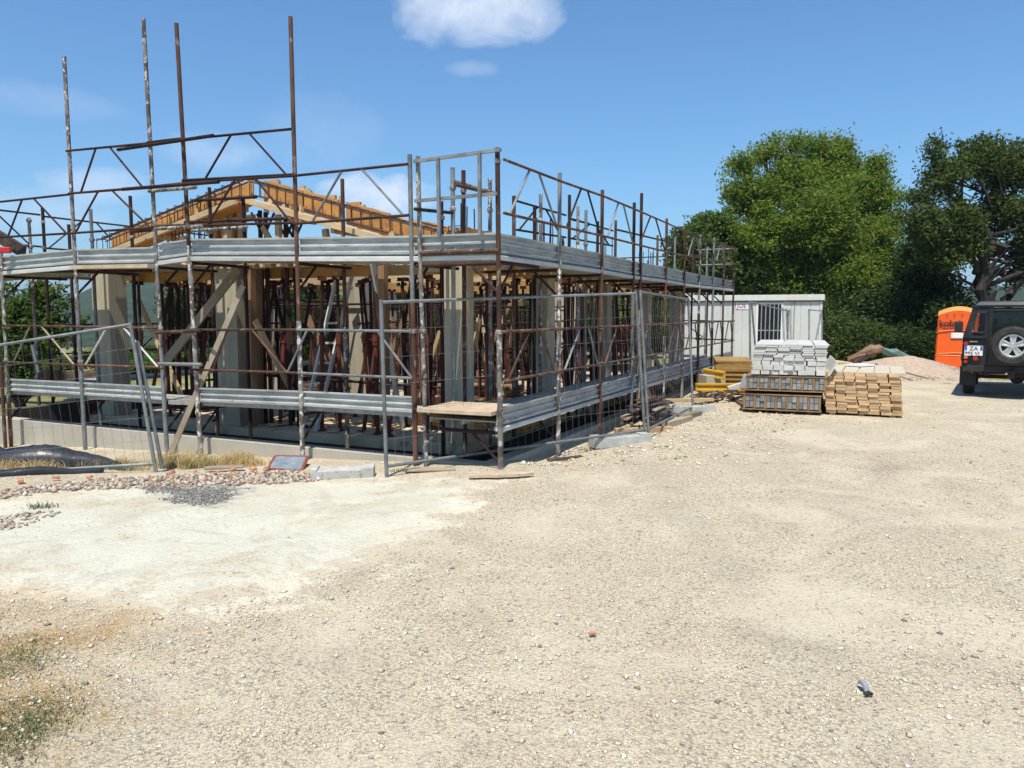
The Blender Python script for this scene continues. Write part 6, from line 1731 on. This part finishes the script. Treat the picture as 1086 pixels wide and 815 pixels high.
SH = {'u': shrub_proto('mid green bush in the undergrowth in the shade right of the cabin', 'bushes right of the cabin', M['leaf_oak'], 61),  # darker leaf material stands in for the shade on these bushes
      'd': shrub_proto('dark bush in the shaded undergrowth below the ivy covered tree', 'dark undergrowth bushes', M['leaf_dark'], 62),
      'o': shrub_proto('dusty olive green bush behind the unfinished house', 'olive green bushes behind the house', M['leaf_olive'], 63, 9000, .045),
      'm': shrub_proto('mid green bush in the thicket behind the unfinished house', 'green bushes behind the house', M['leaf_mid'], 64, 9000, .048),
      'k': shrub_proto('dark green bush in the thicket behind the unfinished house', 'dark bushes behind the house', M['leaf_dark'], 65, 9000, .048)}
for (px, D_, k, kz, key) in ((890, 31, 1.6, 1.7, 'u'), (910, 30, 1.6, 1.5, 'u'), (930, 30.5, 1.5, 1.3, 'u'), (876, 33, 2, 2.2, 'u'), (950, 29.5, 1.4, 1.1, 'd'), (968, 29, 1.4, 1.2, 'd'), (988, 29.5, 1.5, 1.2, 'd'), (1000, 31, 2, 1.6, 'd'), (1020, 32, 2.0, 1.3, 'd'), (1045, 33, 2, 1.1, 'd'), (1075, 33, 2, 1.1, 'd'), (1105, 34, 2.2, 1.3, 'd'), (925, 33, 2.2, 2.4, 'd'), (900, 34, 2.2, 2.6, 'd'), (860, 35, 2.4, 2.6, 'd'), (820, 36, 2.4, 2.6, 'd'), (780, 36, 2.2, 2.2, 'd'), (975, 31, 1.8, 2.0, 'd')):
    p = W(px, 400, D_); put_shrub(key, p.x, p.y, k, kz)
# thicket behind the house
for k in range(64):
    px = rnd.uniform(-60, 650) if k < 56 else rnd.uniform(650, 720); D_ = rnd.uniform(33, 38) if px > 650 else rnd.uniform(24, 34) if px > 160 else rnd.uniform(21, 32)
    p = W(px, 400, D_); key = rnd.choice(['m', 'm', 'k', 'o', 'o'] if px < 400 else ['m', 'm', 'k', 'u'][:3])
    sc_ = rnd.uniform(1.0, 1.7) * (1 if px < 200 else 1.15)
    tall = 1.0 if px < 250 else 1.45
    if 25 < px < 215: sc_ *= .6; tall = .6
    put_shrub(key, p.x, p.y, sc_, sc_ * rnd.uniform(.75, 1.15) * tall)
# trees of the thicket, each of its own
def dense(px, D_, top, label, mat, seed, w_=26, n_=15000, group=None):
    h = foot(px, D_); hh = (333 - top) * D_ / F + EYE - h.z
    c = [(( h.x + rnd.uniform(-.5, .5) * w_ * D_ / F, h.y + rnd.uniform(-1, 1), h.z + hh * f), (w_ * D_ / F * .62, w_ * D_ / F * .6, hh * .24)) for f in (.3, .48, .62, .78)] + [((h.x, h.y, h.z + hh * .55), (w_ * D_ / F, w_ * D_ / F, hh * .36))]
    tree('thicket_tree', label, 'tree', h, h + Vector((0, 0, hh * .5)), .12, c, n_, .075 if D_ > 20 else .045, seed, mat, group, clump=.3 if D_ > 20 else .13)
dense(205, 27, 296, 'dark rounded tree visible between the left props under the upper deck', M['leaf_dark'], 81, 30)
dense(240, 29, 302, 'mid green tree behind the broad gable column', M['leaf_mid'], 82, 26)
dense(20, 16, 288, 'bright young tree at the far left beyond the trench', M['leaf_mid'], 83, 15, 16000)
dense(-32, 17, 285, 'loose green tree at the left edge beyond the trench', M['leaf_olive'], 84, 20, 14000)
dense(330, 28, 285, 'green tree seen between the props left of the ladder', M['leaf_bright'], 85, 34)
dense(420, 29, 288, 'green tree seen between the ladder and the corner column', M['leaf_mid'], 86, 34)
dense(520, 31, 292, 'green tree seen through the side bays right of the corner column', M['leaf_mid'], 87, 34)
dense(600, 33, 298, 'green tree seen through the middle side bays', M['leaf_bright'], 88, 32)
dense(670, 34, 300, 'green tree seen through the last side bays', M['leaf_mid'], 89, 30)
# slender sapling at the left
h = foot(63, 15.5)
tree('sapling', 'slender upright sapling with sparse leaves against the sky at the left', 'sapling', h, W(58, 312, 15.5), .03,
     [blob(62, 345, 15.5, 13, ry=14), blob(66, 322, 15.5, 8, ry=9), blob(58, 308, 15.5, 5, ry=7), blob(55, 362, 15.5, 14, ry=10), blob(83, 340, 15.6, 8, ry=9), blob(64, 300, 15.5, 2.5, ry=6)], 1100, .05, 91, M['leaf_mid'], clump=.12, per=18)

# ================================================================ far hills
def hill_mat():
    m, n, p = newmat('wooded hillside')
    g = n.add('ShaderNodeNewGeometry')
    c = n.mix(n.ramp(n.noise(g.outputs['Position'], .05, 6, .75), .38, .62), (.02, .036, .014), (.055, .085, .028))
    c = n.mix(n.ramp(n.noise(g.outputs['Position'], .008, 4, .6), .55, .7, 0, .5), c, (.10, .12, .045))
    n.link(c, p.inputs['Base Color']); p.inputs['Roughness'].default_value = 1; p.inputs['Specular IOR Level'].default_value = 0
    n.link(n.bump(n.noise(g.outputs['Position'], .12, 5, .7), 1.0, 8), p.inputs['Normal'])
    return m
M['hill'] = hill_mat()
na, nd = 760, 26
az = np.linspace(R(-75), R(75), na); rd = np.linspace(420, 1900, nd)
A_, R_ = np.meshgrid(az, rd, indexing='ij')
pxa = 543 + F * np.tan(A_)
prof = 14 + 30 * np.exp(-((pxa - 175) / 170) ** 2) + 26 * np.exp(-((pxa - 1050) / 260) ** 2) - 40 * np.exp(-((pxa - 45) / 38) ** 2)
env = np.sin(np.clip((R_ - 420) / 800, 0, 1) * math.pi / 2) ** 1.5
Xh = R_ * np.sin(A_); Yh = R_ * np.cos(A_)
Zh = -36 + (prof + 36 + 0) * env * (.86 + .28 * fbm(Xh / 260, Yh / 260, 31)) + (fbm(Xh / 16, Yh / 16, 33, 3) - .45) * 7 * env
ii, jj = np.meshgrid(np.arange(na - 1), np.arange(nd - 1), indexing='ij'); ii = ii.ravel(); jj = jj.ravel()
hf_ = np.stack([ii * nd + jj, (ii + 1) * nd + jj, (ii + 1) * nd + jj + 1, ii * nd + jj + 1], 1)[:, ::-1]
ho = fast_mesh('hills', np.stack([Xh.ravel(), Yh.ravel(), Zh.ravel()], 1), hf_, M['hill'], smooth=True); tag(ho, kind='structure')
# far ridge, bluish only through the air
az = np.linspace(R(-75), R(75), 300); rd = np.linspace(3300, 4200, 6)
A_, R_ = np.meshgrid(az, rd, indexing='ij'); Xh = R_ * np.sin(A_); Yh = R_ * np.cos(A_)
Zh = -60 + np.sin(np.clip((R_ - 3300) / 600, 0, 1) * math.pi / 2) * (105 + 90 * fbm(Xh / 700, Yh / 700, 41))
ii, jj = np.meshgrid(np.arange(299), np.arange(5), indexing='ij'); ii = ii.ravel(); jj = jj.ravel()
ho = fast_mesh('far_hills', np.stack([Xh.ravel(), Yh.ravel(), Zh.ravel()], 1), np.stack([ii * 6 + jj, (ii + 1) * 6 + jj, (ii + 1) * 6 + jj + 1, ii * 6 + jj + 1], 1)[:, ::-1], M['hill'], smooth=True); tag(ho, kind='structure')
# air
HAZE = True
if HAZE:
    hm = bpy.data.materials.new('air'); hm.use_nodes = True; t_ = hm.node_tree
    for n_ in list(t_.nodes): t_.nodes.remove(n_)
    o_ = t_.nodes.new('ShaderNodeOutputMaterial'); v_ = t_.nodes.new('ShaderNodeVolumePrincipled')
    v_.inputs['Density'].default_value = .00022; v_.inputs['Color'].default_value = (.66, .80, 1, 1); v_.inputs['Anisotropy'].default_value = .1
    t_.links.new(v_.outputs[0], o_.inputs['Volume'])
    zmin = min(float(gv[:, 2].min()), -62) - 1
    mb = MB(); mb.box((0, 500, (zmin + 190) / 2), (13400, 13400, 190 - zmin))
    tag(part('haze', mb, hm), kind='stuff')
